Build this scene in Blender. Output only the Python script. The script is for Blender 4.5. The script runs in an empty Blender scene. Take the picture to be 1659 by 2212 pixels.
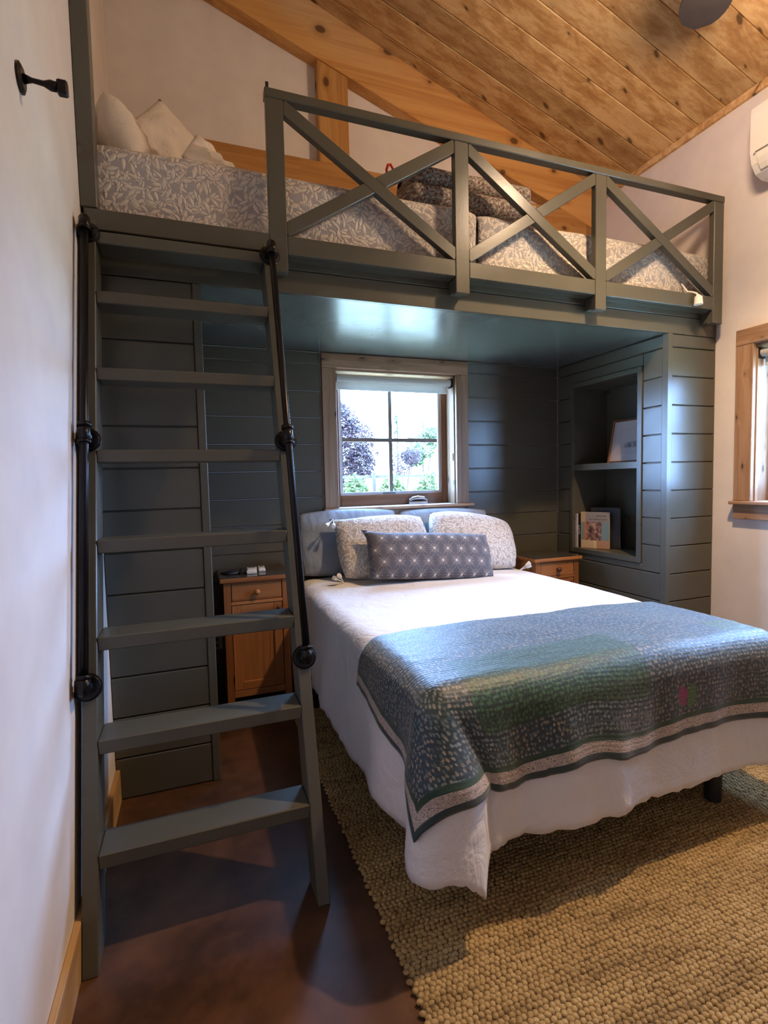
import bpy, bmesh, math, random
from math import sin, cos, pi, hypot, sqrt, atan2, floor
from mathutils import Vector, Matrix, noise
random.seed(7)
S = bpy.context.scene
C = S.collection

# ------------------------------------------------------------ camera, world, sun, exposure
cam_d = bpy.data.cameras.new('camera'); cam = bpy.data.objects.new('camera', cam_d); C.objects.link(cam)
F_PX, W_PX = 1109.84, 1659.0
cam_d.sensor_fit = 'HORIZONTAL'; cam_d.sensor_width = 36.0; cam_d.lens = 36.0 * F_PX / W_PX
cam_d.clip_start = 0.02; cam_d.clip_end = 300
yaw, pitch, roll = 0.353776, -0.062665, -0.022056
fw = Vector((sin(yaw)*cos(pitch), cos(yaw)*cos(pitch), sin(pitch)))
rt = Vector((cos(yaw), -sin(yaw), 0)); up = rt.cross(fw)
r2 = rt*cos(roll) + up*sin(roll); u2 = -rt*sin(roll) + up*cos(roll)
M = Matrix((r2, u2, -fw)).transposed().to_4x4(); M.translation = Vector((0.36594, -2.4847, 1.40))
cam.matrix_world = M
S.camera = cam

SKY_STRENGTH = 38.0
SUN_STRENGTH = 16.0
LAMP_W = 64.0; SPOT_W = 215.0
wd = bpy.data.worlds.new('sky'); S.world = wd; wd.use_nodes = True
bg = wd.node_tree.nodes['Background']
bg.inputs[0].default_value = (0.29, 0.53, 1.0, 1); bg.inputs[1].default_value = SKY_STRENGTH
sun_d = bpy.data.lights.new('sun_offscreen', 'SUN'); sun_d.energy = SUN_STRENGTH; sun_d.angle = 0.01; sun_d.color = (1, .95, .86)
sun = bpy.data.objects.new('sun_offscreen', sun_d); C.objects.link(sun)
sun.rotation_euler = Vector((0.75, 0.42, -1.0)).to_track_quat('-Z', 'Y').to_euler()
def portal(name, loc, aim, w, h):
    d = bpy.data.lights.new(name, 'AREA'); d.shape = 'RECTANGLE'; d.size = w; d.size_y = h
    d.cycles.is_portal = True
    o = bpy.data.objects.new(name, d); C.objects.link(o); o.location = loc
    o.rotation_euler = Vector(aim).to_track_quat('-Z', 'Z').to_euler()
portal('alcove_window_portal', (1.81, 1.31, 1.70), (0, -1, 0), 1.0, 1.0)
portal('window_right_offscreen', (3.88, -0.80, 1.72), (-1, 0, 0), 1.1, 1.1)
vs = S.view_settings
vs.view_transform = 'Standard'; vs.look = 'None'; vs.gamma = 1.0; vs.use_curve_mapping = False
vs.exposure = 0.32
S.cycles.max_bounces = 8; S.cycles.diffuse_bounces = 5; S.cycles.glossy_bounces = 4
S.cycles.transmission_bounces = 6; S.cycles.transparent_max_bounces = 8
S.cycles.sample_clamp_indirect = 6.0
S.cycles.caustics_reflective = False; S.cycles.caustics_refractive = False
S.cycles.use_denoising = True

# ------------------------------------------------------------ node helper
class G:
    def __init__(s, name):
        s.m = bpy.data.materials.new(name); s.m.use_nodes = True; s.nt = s.m.node_tree
        s.b = s.nt.nodes['Principled BSDF']
    def n(s, t, **kw):
        nd = s.nt.nodes.new(t)
        for k, v in kw.items(): setattr(nd, k, v)
        return nd
    def put(s, sock, v):
        if v is None: return
        if isinstance(v, bpy.types.NodeSocket): s.nt.links.new(v, sock)
        else:
            if sock.type == 'RGBA' and len(v) == 3: v = (*v, 1)
            sock.default_value = v
    def math(s, op, a, b=None, c=None, clamp=False):
        nd = s.n('ShaderNodeMath', operation=op, use_clamp=clamp)
        for i, v in enumerate((a, b, c)): s.put(nd.inputs[i], v)
        return nd.outputs[0]
    def vm(s, op, a, b=None, scale=None):
        nd = s.n('ShaderNodeVectorMath', operation=op)
        s.put(nd.inputs[0], a); s.put(nd.inputs[1], b)
        if scale is not None: s.put(nd.inputs['Scale'], scale)
        return nd.outputs['Value'] if op in ('LENGTH', 'DISTANCE', 'DOT_PRODUCT') else nd.outputs[0]
    def mix(s, f, a, b, mode='MIX'):
        nd = s.n('ShaderNodeMix', data_type='RGBA', blend_type=mode)
        s.put(nd.inputs[0], f); s.put(nd.inputs[6], a); s.put(nd.inputs[7], b)
        return nd.outputs[2]
    def ramp(s, f, stops):
        nd = s.n('ShaderNodeValToRGB'); e = nd.color_ramp.elements
        while len(e) < len(stops): e.new(0.5)
        for i, (p, c) in enumerate(stops):
            e[i].position = p; e[i].color = (*c, 1) if len(c) == 3 else c
        s.put(nd.inputs[0], f); return nd.outputs[0]
    def step(s, v, lo, hi):
        nd = s.n('ShaderNodeMapRange'); nd.interpolation_type = 'SMOOTHSTEP'
        s.put(nd.inputs[0], v); s.put(nd.inputs[1], lo); s.put(nd.inputs[2], hi)
        return nd.outputs[0]
    def noise(s, vec, scale, detail=3, rough=.5, dist=0):
        nd = s.n('ShaderNodeTexNoise'); s.put(nd.inputs['Vector'], vec)
        nd.inputs['Scale'].default_value = scale; nd.inputs['Detail'].default_value = detail
        nd.inputs['Roughness'].default_value = rough; nd.inputs['Distortion'].default_value = dist
        return nd.outputs[0]
    def voro(s, vec, scale, dim='2D', rnd=1.0, feature='F1'):
        nd = s.n('ShaderNodeTexVoronoi', voronoi_dimensions=dim, feature=feature)
        s.put(nd.inputs['Vector'], vec); nd.inputs['Scale'].default_value = scale
        nd.inputs['Randomness'].default_value = rnd
        return nd
    def sep(s, v):
        nd = s.n('ShaderNodeSeparateXYZ'); s.put(nd.inputs[0], v); return nd.outputs
    def comb(s, x, y, z):
        nd = s.n('ShaderNodeCombineXYZ')
        for i, v in enumerate((x, y, z)): s.put(nd.inputs[i], v)
        return nd.outputs[0]
    def co(s, which='Object'): return s.n('ShaderNodeTexCoord').outputs[which]
    def rnd(s): return s.n('ShaderNodeObjectInfo').outputs['Random']
    def bump(s, h, strength=.3, dist=.01):
        nd = s.n('ShaderNodeBump'); nd.inputs['Strength'].default_value = strength
        nd.inputs['Distance'].default_value = dist; s.put(nd.inputs['Height'], h)
        s.put(s.b.inputs['Normal'], nd.outputs[0])
    def fin(s, col=None, rough=.5, metal=0, spec=None, sheen=0):
        s.put(s.b.inputs['Base Color'], col); s.put(s.b.inputs['Roughness'], rough)
        s.put(s.b.inputs['Metallic'], metal)
        if spec is not None: s.put(s.b.inputs['Specular IOR Level'], spec)
        if sheen: s.put(s.b.inputs['Sheen Weight'], sheen)
        return s.m

MATS = {}
def plain(name, col, rough=.5, metal=0, var=.06, spec=None):
    g = G(name); o = g.co()
    nz = g.noise(o, 14, 3)
    c2 = tuple(min(1, c*(1+var)) for c in col); c1 = tuple(c*(1-var) for c in col)
    c = g.ramp(nz, [(.3, c1), (.7, c2)])
    MATS[name] = g.fin(c, rough, metal, spec); return MATS[name]
def paint(name, col, rough, bumpk=.08):
    g = G(name); o = g.co()
    nz = g.noise(g.vm('MULTIPLY', o, (3, 3, 3)), 2, 4)
    c = g.ramp(nz, [(.25, tuple(x*.93 for x in col)), (.75, tuple(x*1.06 for x in col))])
    st = g.noise(o, 55, 3, .6)
    r = g.math('MULTIPLY_ADD', nz, .14, rough-.07)
    g.bump(st, bumpk, .003)
    MATS[name] = g.fin(c, r); return MATS[name]
def wood(name, axis, dark, mid, light, knots=True, rough=.5, kscale=(.36, .19), grain=1.0, spec=.4):
    g = G(name); o = g.co(); x, y, z = g.sep(o)
    a, b, c = {'X': (x, y, z), 'Y': (y, z, x), 'Z': (z, x, y)}[axis]
    r = g.rnd(); off = g.math('MULTIPLY', r, 37.0)
    aa = g.math('ADD', a, off)
    vec = g.comb(g.math('MULTIPLY', aa, .5*grain), g.math('MULTIPLY', b, 16*grain), g.math('MULTIPLY', c, 16*grain))
    kv = g.comb(g.math('MULTIPLY', aa, 1/kscale[0]), g.math('ADD', g.math('MULTIPLY', g.math('ADD', b, c), 1/kscale[1]), off), 0.0)
    kn = g.voro(kv, 1.0, '2D', .8)
    kd = kn.outputs['Distance']
    swirl = g.step(kd, .30, .0)
    v2 = g.vm('ADD', vec, g.comb(0.0, g.math('MULTIPLY', swirl, .4 if knots else 0), 0.0))
    n1 = g.noise(v2, 1.0, 5, .6, .35)
    n2 = g.noise(v2, 4.2, 3, .6, .3)
    f = g.math('ADD', g.math('MULTIPLY', n1, .72), g.math('MULTIPLY', n2, .28))
    col = g.ramp(f, [(.30, dark), (.47, mid), (.60, light), (.78, mid)])
    n3 = g.noise(g.comb(g.math('MULTIPLY', aa, .22), g.math('MULTIPLY', b, 9.0), g.math('MULTIPLY', c, 9.0)), 1.0, 2, .4, .2)
    col = g.mix(g.math('MULTIPLY', g.step(n3, .56, .66), .6), col, light)
    tint = g.math('MULTIPLY_ADD', r, .42, .80)
    col = g.mix(1.0, col, g.comb(tint, tint, tint), 'MULTIPLY')
    if knots:
        kc = g.sep(kn.outputs['Color'])
        size = g.math('MULTIPLY_ADD', kc[0], .08, -.004)
        km = g.step(g.math('SUBTRACT', kd, size), .022, -.012)
        halo = g.math('MULTIPLY', g.step(g.math('SUBTRACT', kd, size), .11, .0), .35)
        col = g.mix(halo, col, tuple(d*.75 for d in dark))
        col = g.mix(g.math('MULTIPLY', km, .85), col, tuple(d*.25 for d in dark))
    g.bump(f, .12, .003)
    MATS[name] = g.fin(col, rough, spec=spec); return MATS[name]

GREEN = (.079, .077, .057)
paint('green_paint', GREEN, .30, .10)
paint('green_ceiling', (.084, .092, .080), .24, .05)
paint('wall_paint', (.71, .655, .615), .75, .06)
wood('ceiling_pine', 'X', (.32, .165, .058), (.49, .29, .12), (.66, .46, .235), True, .55, (.42, .19))
wood('beam_pine_x', 'X', (.32, .135, .035), (.45, .215, .06), (.54, .29, .095), True, .5, (.5, .33))
wood('beam_pine_z', 'Z', (.32, .135, .035), (.45, .215, .06), (.54, .29, .095), True, .5, (.5, .33))
for ax in 'XYZ':
    wood('casing_'+ax, ax, (.155, .082, .043), (.275, .16, .092), (.385, .245, .150), True, .5, (.33, .12))
    wood('sash_'+ax, ax, (.10, .035, .014), (.17, .065, .026), (.23, .10, .045), False, .4)
    wood('night_'+ax, ax, (.16, .056, .018), (.26, .10, .032), (.35, .15, .052), False, .38, grain=1.3)
wood('baseboard_wood', 'Y', (.36, .19, .07), (.52, .31, .13), (.62, .40, .19), False, .45)
plain('black_iron', (.012, .011, .012), .32, .6, .2)
plain('black_plastic', (.012, .012, .014), .5, 0, .1)
plain('white_plastic', (.72, .70, .66), .35, 0, .02)
plain('grey_plastic', (.16, .17, .17), .4, 0, .02)
plain('pale_frame', (.60, .61, .63), .4, 0, .03)
plain('chrome', (.55, .55, .56), .2, 1, .02)
plain('white_cotton', (.74, .72, .69), .9, 0, .03)
plain('pom_cotton', (.80, .78, .74), .95, 0, .05)
plain('mattress_cloth', (.62, .60, .57), .9, 0, .03)
plain('dark_metal', (.02, .02, .022), .45, .5, .1)
plain('fan_blade', (.030, .026, .028), .5, .2, .1)
plain('red_ribbon', (.62, .035, .03), .6, 0, .1)
plain('paper', (.66, .60, .52), .8, 0, .03)
plain('soil_bark', (.05, .035, .03), .9, 0, .2)
plain('fence_wood', (.05, .044, .038), .8, 0, .2)
plain('muntin_wood', (.16, .12, .09), .5, 0, .1)
plain('eye_mask', (.012, .014, .03), .5, 0, .1)
plain('knob_dark', (.07, .022, .010), .35, 0, .1)
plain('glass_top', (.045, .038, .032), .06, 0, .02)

g = G('floor_stain'); o = g.co()
n1 = g.noise(o, 1.6, 6, .62, .5); n2 = g.noise(o, 9, 5, .65)
f = g.math('ADD', g.math('MULTIPLY', n1, .65), g.math('MULTIPLY', n2, .35))
c = g.ramp(f, [(.30, (.012, .007, .005)), (.45, (.050, .024, .013)), (.58, (.098, .046, .023)), (.75, (.15, .078, .034))])
g.bump(n2, .06, .004)
MATS['floor_stain'] = g.fin(c, g.math('MULTIPLY_ADD', n1, .25, .20))

g = G('glass'); tr = g.n('ShaderNodeBsdfTransparent'); gl = g.n('ShaderNodeBsdfGlossy'); gl.inputs['Roughness'].default_value = 0.02
mx = g.n('ShaderNodeMixShader'); mx.inputs[0].default_value = .015
g.nt.links.new(tr.outputs[0], mx.inputs[1]); g.nt.links.new(gl.outputs[0], mx.inputs[2])
g.nt.links.new(mx.outputs[0], g.nt.nodes['Material Output'].inputs[0]); MATS['glass'] = g.m

def leaf_print(name, ground, leaf, size, bumpk=.5):
    g = G(name); uv = g.co('UV'); m = None; col = ground
    for i, (dx, dy, k) in enumerate(((0, 0, 1), (.37, .61, 1.04), (.83, .29, .93), (.53, .11, 1.12), (.19, .44, .97), (.66, .85, 1.07), (.11, .27, .91))):
        p = g.vm('ADD', g.vm('MULTIPLY', uv, (k, k, k)), (dx, dy, 0))
        v = g.voro(p, 1/size, '2D', .8)
        loc = g.vm('SUBTRACT', p, v.outputs['Position'])
        vc = g.sep(v.outputs['Color'])
        ro = g.n('ShaderNodeVectorRotate', rotation_type='Z_AXIS'); g.put(ro.inputs['Vector'], loc); g.put(ro.inputs['Angle'], g.math('MULTIPLY', vc[0], 6.283))
        x, y, z = g.sep(ro.outputs[0])
        q = g.math('DIVIDE', x, size*.47)
        wid = g.math('MULTIPLY_ADD', vc[1], size*.06, size*.125)
        lim = g.math('MULTIPLY', g.math('SUBTRACT', 1.0, g.math('MULTIPLY', q, q)), wid)
        k_ = g.math('SUBTRACT', lim, g.math('ABSOLUTE', y))
        col = g.mix(g.step(k_, -size*.055, -size*.035), col, ground)
        col = g.mix(g.step(k_, 0.0, size*.03), col, leaf)
        m = k_ if m is None else g.math('MAXIMUM', m, k_)
    weave = g.noise(uv, 240, 2)
    col = g.mix(g.math('MULTIPLY', weave, .22), col, (.25, .24, .24))
    h = g.math('ADD', g.step(m, -.01*size, size*.14), g.math('MULTIPLY', weave, .12))
    g.bump(h, bumpk, .006)
    MATS[name] = g.fin(col, .9, sheen=.15); return g.m
leaf_print('leaf_quilt', (.36, .34, .345), (.68, .62, .54), .058, .5)
leaf_print('leaf_pillow', (.40, .36, .32), (.68, .63, .57), .052, .35)

g = G('blue_linen'); uv = g.co('UV'); n1 = g.noise(g.vm('MULTIPLY', uv, (300, 300, 1)), 1, 3); n2 = g.noise(uv, 7, 4)
c = g.ramp(g.math('ADD', g.math('MULTIPLY', n1, .6), g.math('MULTIPLY', n2, .4)), [(.3, (.15, .19, .25)), (.7, (.31, .37, .45))])
g.bump(g.noise(g.vm('MULTIPLY', uv, (9, 3, 1)), 1, 4, .6, 1.2), .5, .03); MATS['blue_linen'] = g.fin(c, .95, sheen=.2)

g = G('star_cloth'); uv = g.co('UV'); pt = .094
ux, uy, _ = g.sep(uv)
vy = g.math('DIVIDE', uy, pt*.86); row = g.math('FLOOR', vy)
sh = g.math('MULTIPLY', g.math('FLOORED_MODULO', row, 2.0), .5)
vx = g.math('ADD', g.math('DIVIDE', ux, pt), sh)
lx = g.math('MULTIPLY', g.math('SUBTRACT', g.math('FRACT', vx), .5), pt)
ly = g.math('MULTIPLY', g.math('SUBTRACT', g.math('FRACT', vy), .5), pt*.86)
rr = g.math('SQRT', g.math('ADD', g.math('MULTIPLY', lx, lx), g.math('MULTIPLY', ly, ly)))
th = g.math('ARCTAN2', ly, lx)
sp = g.math('MULTIPLY', g.math('ABSOLUTE', g.math('SINE', g.math('MULTIPLY', th, 7.0))), rr)
alt = g.math('MULTIPLY_ADD', g.math('COSINE', g.math('MULTIPLY', th, 14.0)), .0, .036)
ray = g.math('MULTIPLY', g.step(sp, .0046, .0022), g.step(rr, .037, .033))
dot = g.step(rr, .0075, .005)
mm = g.math('MAXIMUM', ray, dot)
lx2 = g.math('ABSOLUTE', g.math('SUBTRACT', g.math('ABSOLUTE', lx), g.math('ABSOLUTE', ly)))
line = g.math('MULTIPLY', g.step(lx2, .0022, .0008), .25)
c = g.mix(g.math('MAXIMUM', mm, line), (.088, .088, .105), (.62, .56, .52))
g.bump(g.noise(uv, 260, 2), .3, .003); MATS['star_cloth'] = g.fin(c, .9, sheen=.15)

g = G('duvet_cotton'); uv = g.co('UV')
ux_, uy_, _ = g.sep(uv); w1 = g.noise(g.comb(g.math('MULTIPLY', g.math('ADD', ux_, uy_), 3.0), g.math('MULTIPLY', g.math('SUBTRACT', uy_, ux_), 17.0), 0.0), 1.0, 4, .55, 1.0)
w2 = g.noise(uv, 5, 4, .6, .6)
g.bump(g.math('ADD', g.math('MULTIPLY', w1, .14), w2), .45, .04)
MATS['duvet_cotton'] = g.fin((.72, .71, .71), .85, sheen=.1)
g = G('pillow_cotton'); uv = g.co('UV')
g.bump(g.noise(uv, 7, 5, .6, 1.0), .6, .04); MATS['pillow_cotton'] = g.fin((.80, .74, .66), .85)

g = G('blanket_print'); uv = g.co('UV'); x, y, _ = g.sep(uv)
wv = g.math('ABSOLUTE', g.math('SINE', g.math('ADD', g.math('MULTIPLY', y, 130), g.math('MULTIPLY', g.math('SINE', g.math('MULTIPLY', x, 75)), 1.6))))
v1 = g.voro(uv, 34, '2D', .6).outputs['Distance']
v2 = g.voro(g.vm('ADD', uv, (.31, .77, 0)), 26, '2D', .7).outputs['Distance']
c = g.ramp(g.noise(uv, 45, 3), [(.35, (.15, .125, .11)), (.65, (.34, .29, .24))])
c = g.mix(g.step(wv, .30, .12), c, (.03, .028, .03))
c = g.mix(g.step(v1, .24, .18), c, (.42, .36, .30))
c = g.mix(g.step(v2, .17, .12), c, (.16, .035, .03))
MATS['blanket_print'] = g.fin(c, .95)

# quilt in cloth coordinates (metres)
Q = dict(s0=-.40, s1=1.86, t0=-.38, t1=.53)
def quilt_mat():
    g = G('quilt_print'); uv = g.co('UV'); x, y, _ = g.sep(uv)
    vd = g.voro(g.vm('MULTIPLY', uv, (1.15, 1, 1)), 56, '2D', .62)
    dist = g.math('ADD', vd.outputs['Distance'], g.math('MULTIPLY', g.math('SUBTRACT', g.noise(uv, 75, 3), .5), 1.1))
    cells = g.sep(vd.outputs['Color'])
    mot = g.step(dist, .36, .26)
    # patchwork: brick-like patches of varied tone
    pn = g.sep(g.voro(g.vm('MULTIPLY', uv, (1, 1.9, 1)), 4.2, '2D', .55, 'F1').outputs['Color'])
    base = g.ramp(pn[0], [(0, (.006, .028, .032)), (.35, (.010, .030, .050)), (.65, (.012, .036, .040)), (1, (.008, .024, .042))])
    dots = g.ramp(cells[1], [(0, (.03, .07, .075)), (.4, (.13, .135, .115)), (.8, (.24, .20, .145))])
    dots = g.mix(g.math('MULTIPLY', pn[1], .6), dots, (.10, .19, .23))
    def inside(x0, x1, y0, y1):
        a = g.math('MULTIPLY', g.math('GREATER_THAN', x, x0), g.math('LESS_THAN', x, x1))
        b = g.math('MULTIPLY', g.math('GREATER_THAN', y, y0), g.math('LESS_THAN', y, y1))
        return g.math('MULTIPLY', a, b)
    gp = inside(.06, .79, -.19, .14)
    base = g.mix(gp, base, (.005, .034, .018)); dots = g.mix(gp, dots, (.04, .12, .05))
    gp2 = inside(1.30, 1.9, -.02, .13)
    base = g.mix(gp2, base, (.006, .036, .016)); dots = g.mix(gp2, dots, (.10, .16, .06))
    col = g.mix(mot, base, dots)
    # edge binding and printed border band
    dx = g.math('SUBTRACT', x, Q['s0']); dy = g.math('SUBTRACT', y, Q['t0'])
    dr = g.math('SUBTRACT', Q['s1'], x)
    d = g.math('MINIMUM', g.math('MINIMUM', dx, dy), dr)
    scr = g.math('ABSOLUTE', g.math('SINE', g.math('ADD', g.math('MULTIPLY', g.noise(uv, 42, 2, .5, 1.5), 22), g.math('MULTIPLY', g.math('ADD', x, y), 170))))
    bandc = g.mix(g.step(scr, .55, .30), (.50, .42, .37), (.10, .095, .10))
    band = g.math('MULTIPLY', g.math('GREATER_THAN', d, .024), g.math('LESS_THAN', d, .062))
    inner = g.math('MULTIPLY', g.math('GREATER_THAN', d, .062), g.math('LESS_THAN', d, .082))
    col = g.mix(inner, col, (.006, .045, .028))
    col = g.mix(band, col, bandc)
    col = g.mix(g.math('LESS_THAN', d, .024), col, (.008, .032, .036))
    # appliqued flower
    def blob(cx, cy, r):
        p = g.vm('ADD', uv, g.vm('SCALE', g.vm('SUBTRACT', g.n('ShaderNodeTexNoise').outputs[1], (.5, .5, .5)), None, .0))
        q = g.vm('DISTANCE', g.vm('MULTIPLY', uv, (1, 1, 0)), (cx, cy, 0))
        q = g.math('ADD', q, g.math('MULTIPLY', g.math('SUBTRACT', g.noise(uv, 120, 2), .5), .018))
        return g.math('LESS_THAN', q, r)
    gb = g.math('MAXIMUM', blob(.985, -.235, .024), g.math('MAXIMUM', blob(.978, -.262, .017), blob(.99, -.21, .016)))
    col = g.mix(gb, col, (.05, .14, .03))
    rb = g.math('MAXIMUM', blob(.945, -.225, .024), g.math('MAXIMUM', blob(.945, -.252, .016), blob(.938, -.206, .015)))
    col = g.mix(rb, col, (.24, .018, .10))
    stitch = g.math('SINE', g.math('ADD', g.math('MULTIPLY', y, 420), g.math('MULTIPLY', g.noise(uv, 12, 2), 5)))
    pk = g.math('ADD', g.math('MULTIPLY', stitch, .25), g.noise(g.vm('MULTIPLY', uv, (1, 2, 1)), 90, 3))
    g.bump(pk, .28, .003)
    MATS['quilt_print'] = g.fin(col, .50, sheen=.35)
quilt_mat()

g = G('jute'); o = g.co()
n1 = g.noise(g.vm('MULTIPLY', o, (2.5, 12, 1)), 1, 4, .6); n2 = g.noise(o, 70, 3)
f = g.math('ADD', g.math('MULTIPLY', n1, .55), g.math('MULTIPLY', n2, .45))
c = g.ramp(f, [(.32, (.13, .078, .026)), (.48, (.33, .22, .085)), (.68, (.50, .36, .16))])
g.bump(g.noise(o, 260, 2), .5, .003); MATS['jute'] = g.fin(c, .95)
plain('jute_base', (.11, .07, .03), .95, 0, .2)

g = G('blind_fabric'); tl = g.n('ShaderNodeBsdfTranslucent'); tl.inputs[0].default_value = (.62, .60, .57, 1)
mx = g.n('ShaderNodeMixShader'); mx.inputs[0].default_value = .35
g.b.inputs['Base Color'].default_value = (.62, .60, .58, 1); g.b.inputs['Roughness'].default_value = .8
g.nt.links.new(g.b.outputs[0], mx.inputs[1]); g.nt.links.new(tl.outputs[0], mx.inputs[2])
g.nt.links.new(mx.outputs[0], g.nt.nodes['Material Output'].inputs[0]); MATS['blind_fabric'] = g.m

def foliage(name, c1, c2, c3):
    g = G(name); o = g.co(); n = g.noise(o, 3.5, 4, .7)
    c = g.ramp(n, [(.3, c1), (.5, c2), (.7, c3)])
    tl = g.n('ShaderNodeBsdfTranslucent'); g.put(tl.inputs[0], c)
    mx = g.n('ShaderNodeMixShader'); mx.inputs[0].default_value = .4
    g.fin(c, .55); g.nt.links.new(g.b.outputs[0], mx.inputs[1]); g.nt.links.new(tl.outputs[0], mx.inputs[2])
    g.nt.links.new(mx.outputs[0], g.nt.nodes['Material Output'].inputs[0]); MATS[name] = g.m
foliage('plum_leaf', (.014, .005, .008), (.034, .016, .021), (.080, .040, .050))
foliage('vine_leaf', (.028, .050, .008), (.050, .080, .012), (.10, .115, .022))
foliage('shrub_leaf', (.035, .06, .022), (.055, .085, .033), (.08, .11, .05))
foliage('conifer_leaf', (.03, .05, .035), (.045, .065, .045), (.06, .08, .055))
g = G('lawn'); o = g.co(); n = g.noise(o, .7, 5, .7)
MATS['lawn'] = g.fin(g.ramp(n, [(.3, (.45, .47, .30)), (.7, (.62, .60, .42))]), .9)

# picture and book prints (flat print)
g = G('etching_print'); uv = g.co('UV'); x, y, _ = g.sep(uv)
nz = g.noise(uv, 9, 5, .7); nf = g.noise(g.vm('MULTIPLY', uv, (40, 70, 1)), 1, 3)
hill = g.math('SUBTRACT', g.math('MULTIPLY_ADD', x, .22, .38), y)
up_ = g.math('MULTIPLY', g.step(hill, -.03, .06), g.step(y, .30, .36))
side = g.math('MULTIPLY', g.step(x, .20, .26), g.step(x, .86, .80))
ink = g.math('MULTIPLY', g.math('MULTIPLY', up_, side), g.step(g.math('ADD', nz, g.math('MULTIPLY', nf, .5)), .62, .80))
c = g.mix(ink, (.46, .40, .385), (.10, .09, .10))
fr = g.math('MULTIPLY', g.math('MULTIPLY', g.math('GREATER_THAN', x, .13), g.math('LESS_THAN', x, .87)), g.math('MULTIPLY', g.math('GREATER_THAN', y, .17), g.math('LESS_THAN', y, .83)))
c = g.mix(g.math('MULTIPLY', fr, .16), c, (.25, .20, .19)); MATS['etching_print'] = g.fin(c, .35)

g = G('cookbook_cover'); uv = g.co('UV'); x, y, _ = g.sep(uv)
def rect(x0, x1, y0, y1):
    return g.math('MULTIPLY', g.math('MULTIPLY', g.math('GREATER_THAN', x, x0), g.math('LESS_THAN', x, x1)), g.math('MULTIPLY', g.math('GREATER_THAN', y, y0), g.math('LESS_THAN', y, y1)))
c = g.mix(g.math('GREATER_THAN', y, .72), (.135, .20, .185), (.215, .18, .145))
c = g.mix(rect(-1, .16, .72, 2), c, (.38, .27, .15))
c = g.mix(g.math('LESS_THAN', y, .23), c, (.46, .33, .18))
c = g.mix(rect(.55, 2, -1, .23), c, (.36, .19, .10)); c = g.mix(rect(.46, .56, -1, .23), c, (.58, .42, .20))
ph = g.ramp(g.noise(uv, 7, 4, .6), [(.36, (.025, .012, .01)), (.5, (.17, .07, .04)), (.62, (.36, .22, .15)), (.72, (.50, .42, .40))])
c = g.mix(rect(.09, .74, .22, .73), c, ph); c = g.mix(rect(.09, .19, .22, .73), c, (.36, .15, .07))
for (a0, a1, b0, b1) in ((.55, .92, .885, .91), (.30, .93, .79, .815), (.62, .92, .75, .762)):
    dash = g.math('GREATER_THAN', g.noise(g.vm('MULTIPLY', uv, (34, 4, 1)), 1, 1), .47)
    c = g.mix(g.math('MULTIPLY', rect(a0, a1, b0, b1), dash), c, (.06, .05, .045))
MATS['cookbook_cover'] = g.fin(c, .35)
g = G('cookbook_spine'); uv = g.co('UV'); x, y, _ = g.sep(uv)
c = g.mix(g.math('GREATER_THAN', y, .72), (.34, .42, .40), (.62, .50, .18))
c = g.mix(g.math('LESS_THAN', y, .22), c, (.40, .29, .16))
dash = g.math('GREATER_THAN', g.noise(g.vm('MULTIPLY', uv, (3, 60, 1)), 1, 1), .5)
c = g.mix(g.math('MULTIPLY', rect(.25, .75, .76, .97), dash), c, (.22, .16, .05)); MATS['cookbook_spine'] = g.fin(c, .4)
g = G('white_spine'); uv = g.co('UV'); x, y, _ = g.sep(uv)
dash = g.math('GREATER_THAN', g.noise(g.vm('MULTIPLY', uv, (4, 50, 1)), 1, 1), .5)
c = g.mix(g.math('MULTIPLY', rect(.35, .6, .12, .48), dash), (.52, .47, .50), (.12, .10, .13))
c = g.mix(rect(.3, .7, .91, .95), c, (.08, .08, .14)); MATS['white_spine'] = g.fin(c, .4)
g = G('black_spine'); uv = g.co('UV'); x, y, _ = g.sep(uv)
lt = None
for (a0, a1, b0, b1) in ((.12, .88, .62, .645), (.12, .28, .55, .62), (.12, .88, .52, .545), (.45, .58, .545, .60), (.12, .88, .47, .49), (.70, .88, .41, .47), (.12, .88, .39, .41), (.42, .56, .41, .47)):
    q = rect(a0, a1, b0, b1); lt = q if lt is None else g.math('MAXIMUM', lt, q)
MATS['black_spine'] = g.fin(g.mix(lt, (.014, .013, .016), (.55, .56, .58)), .4)

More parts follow.
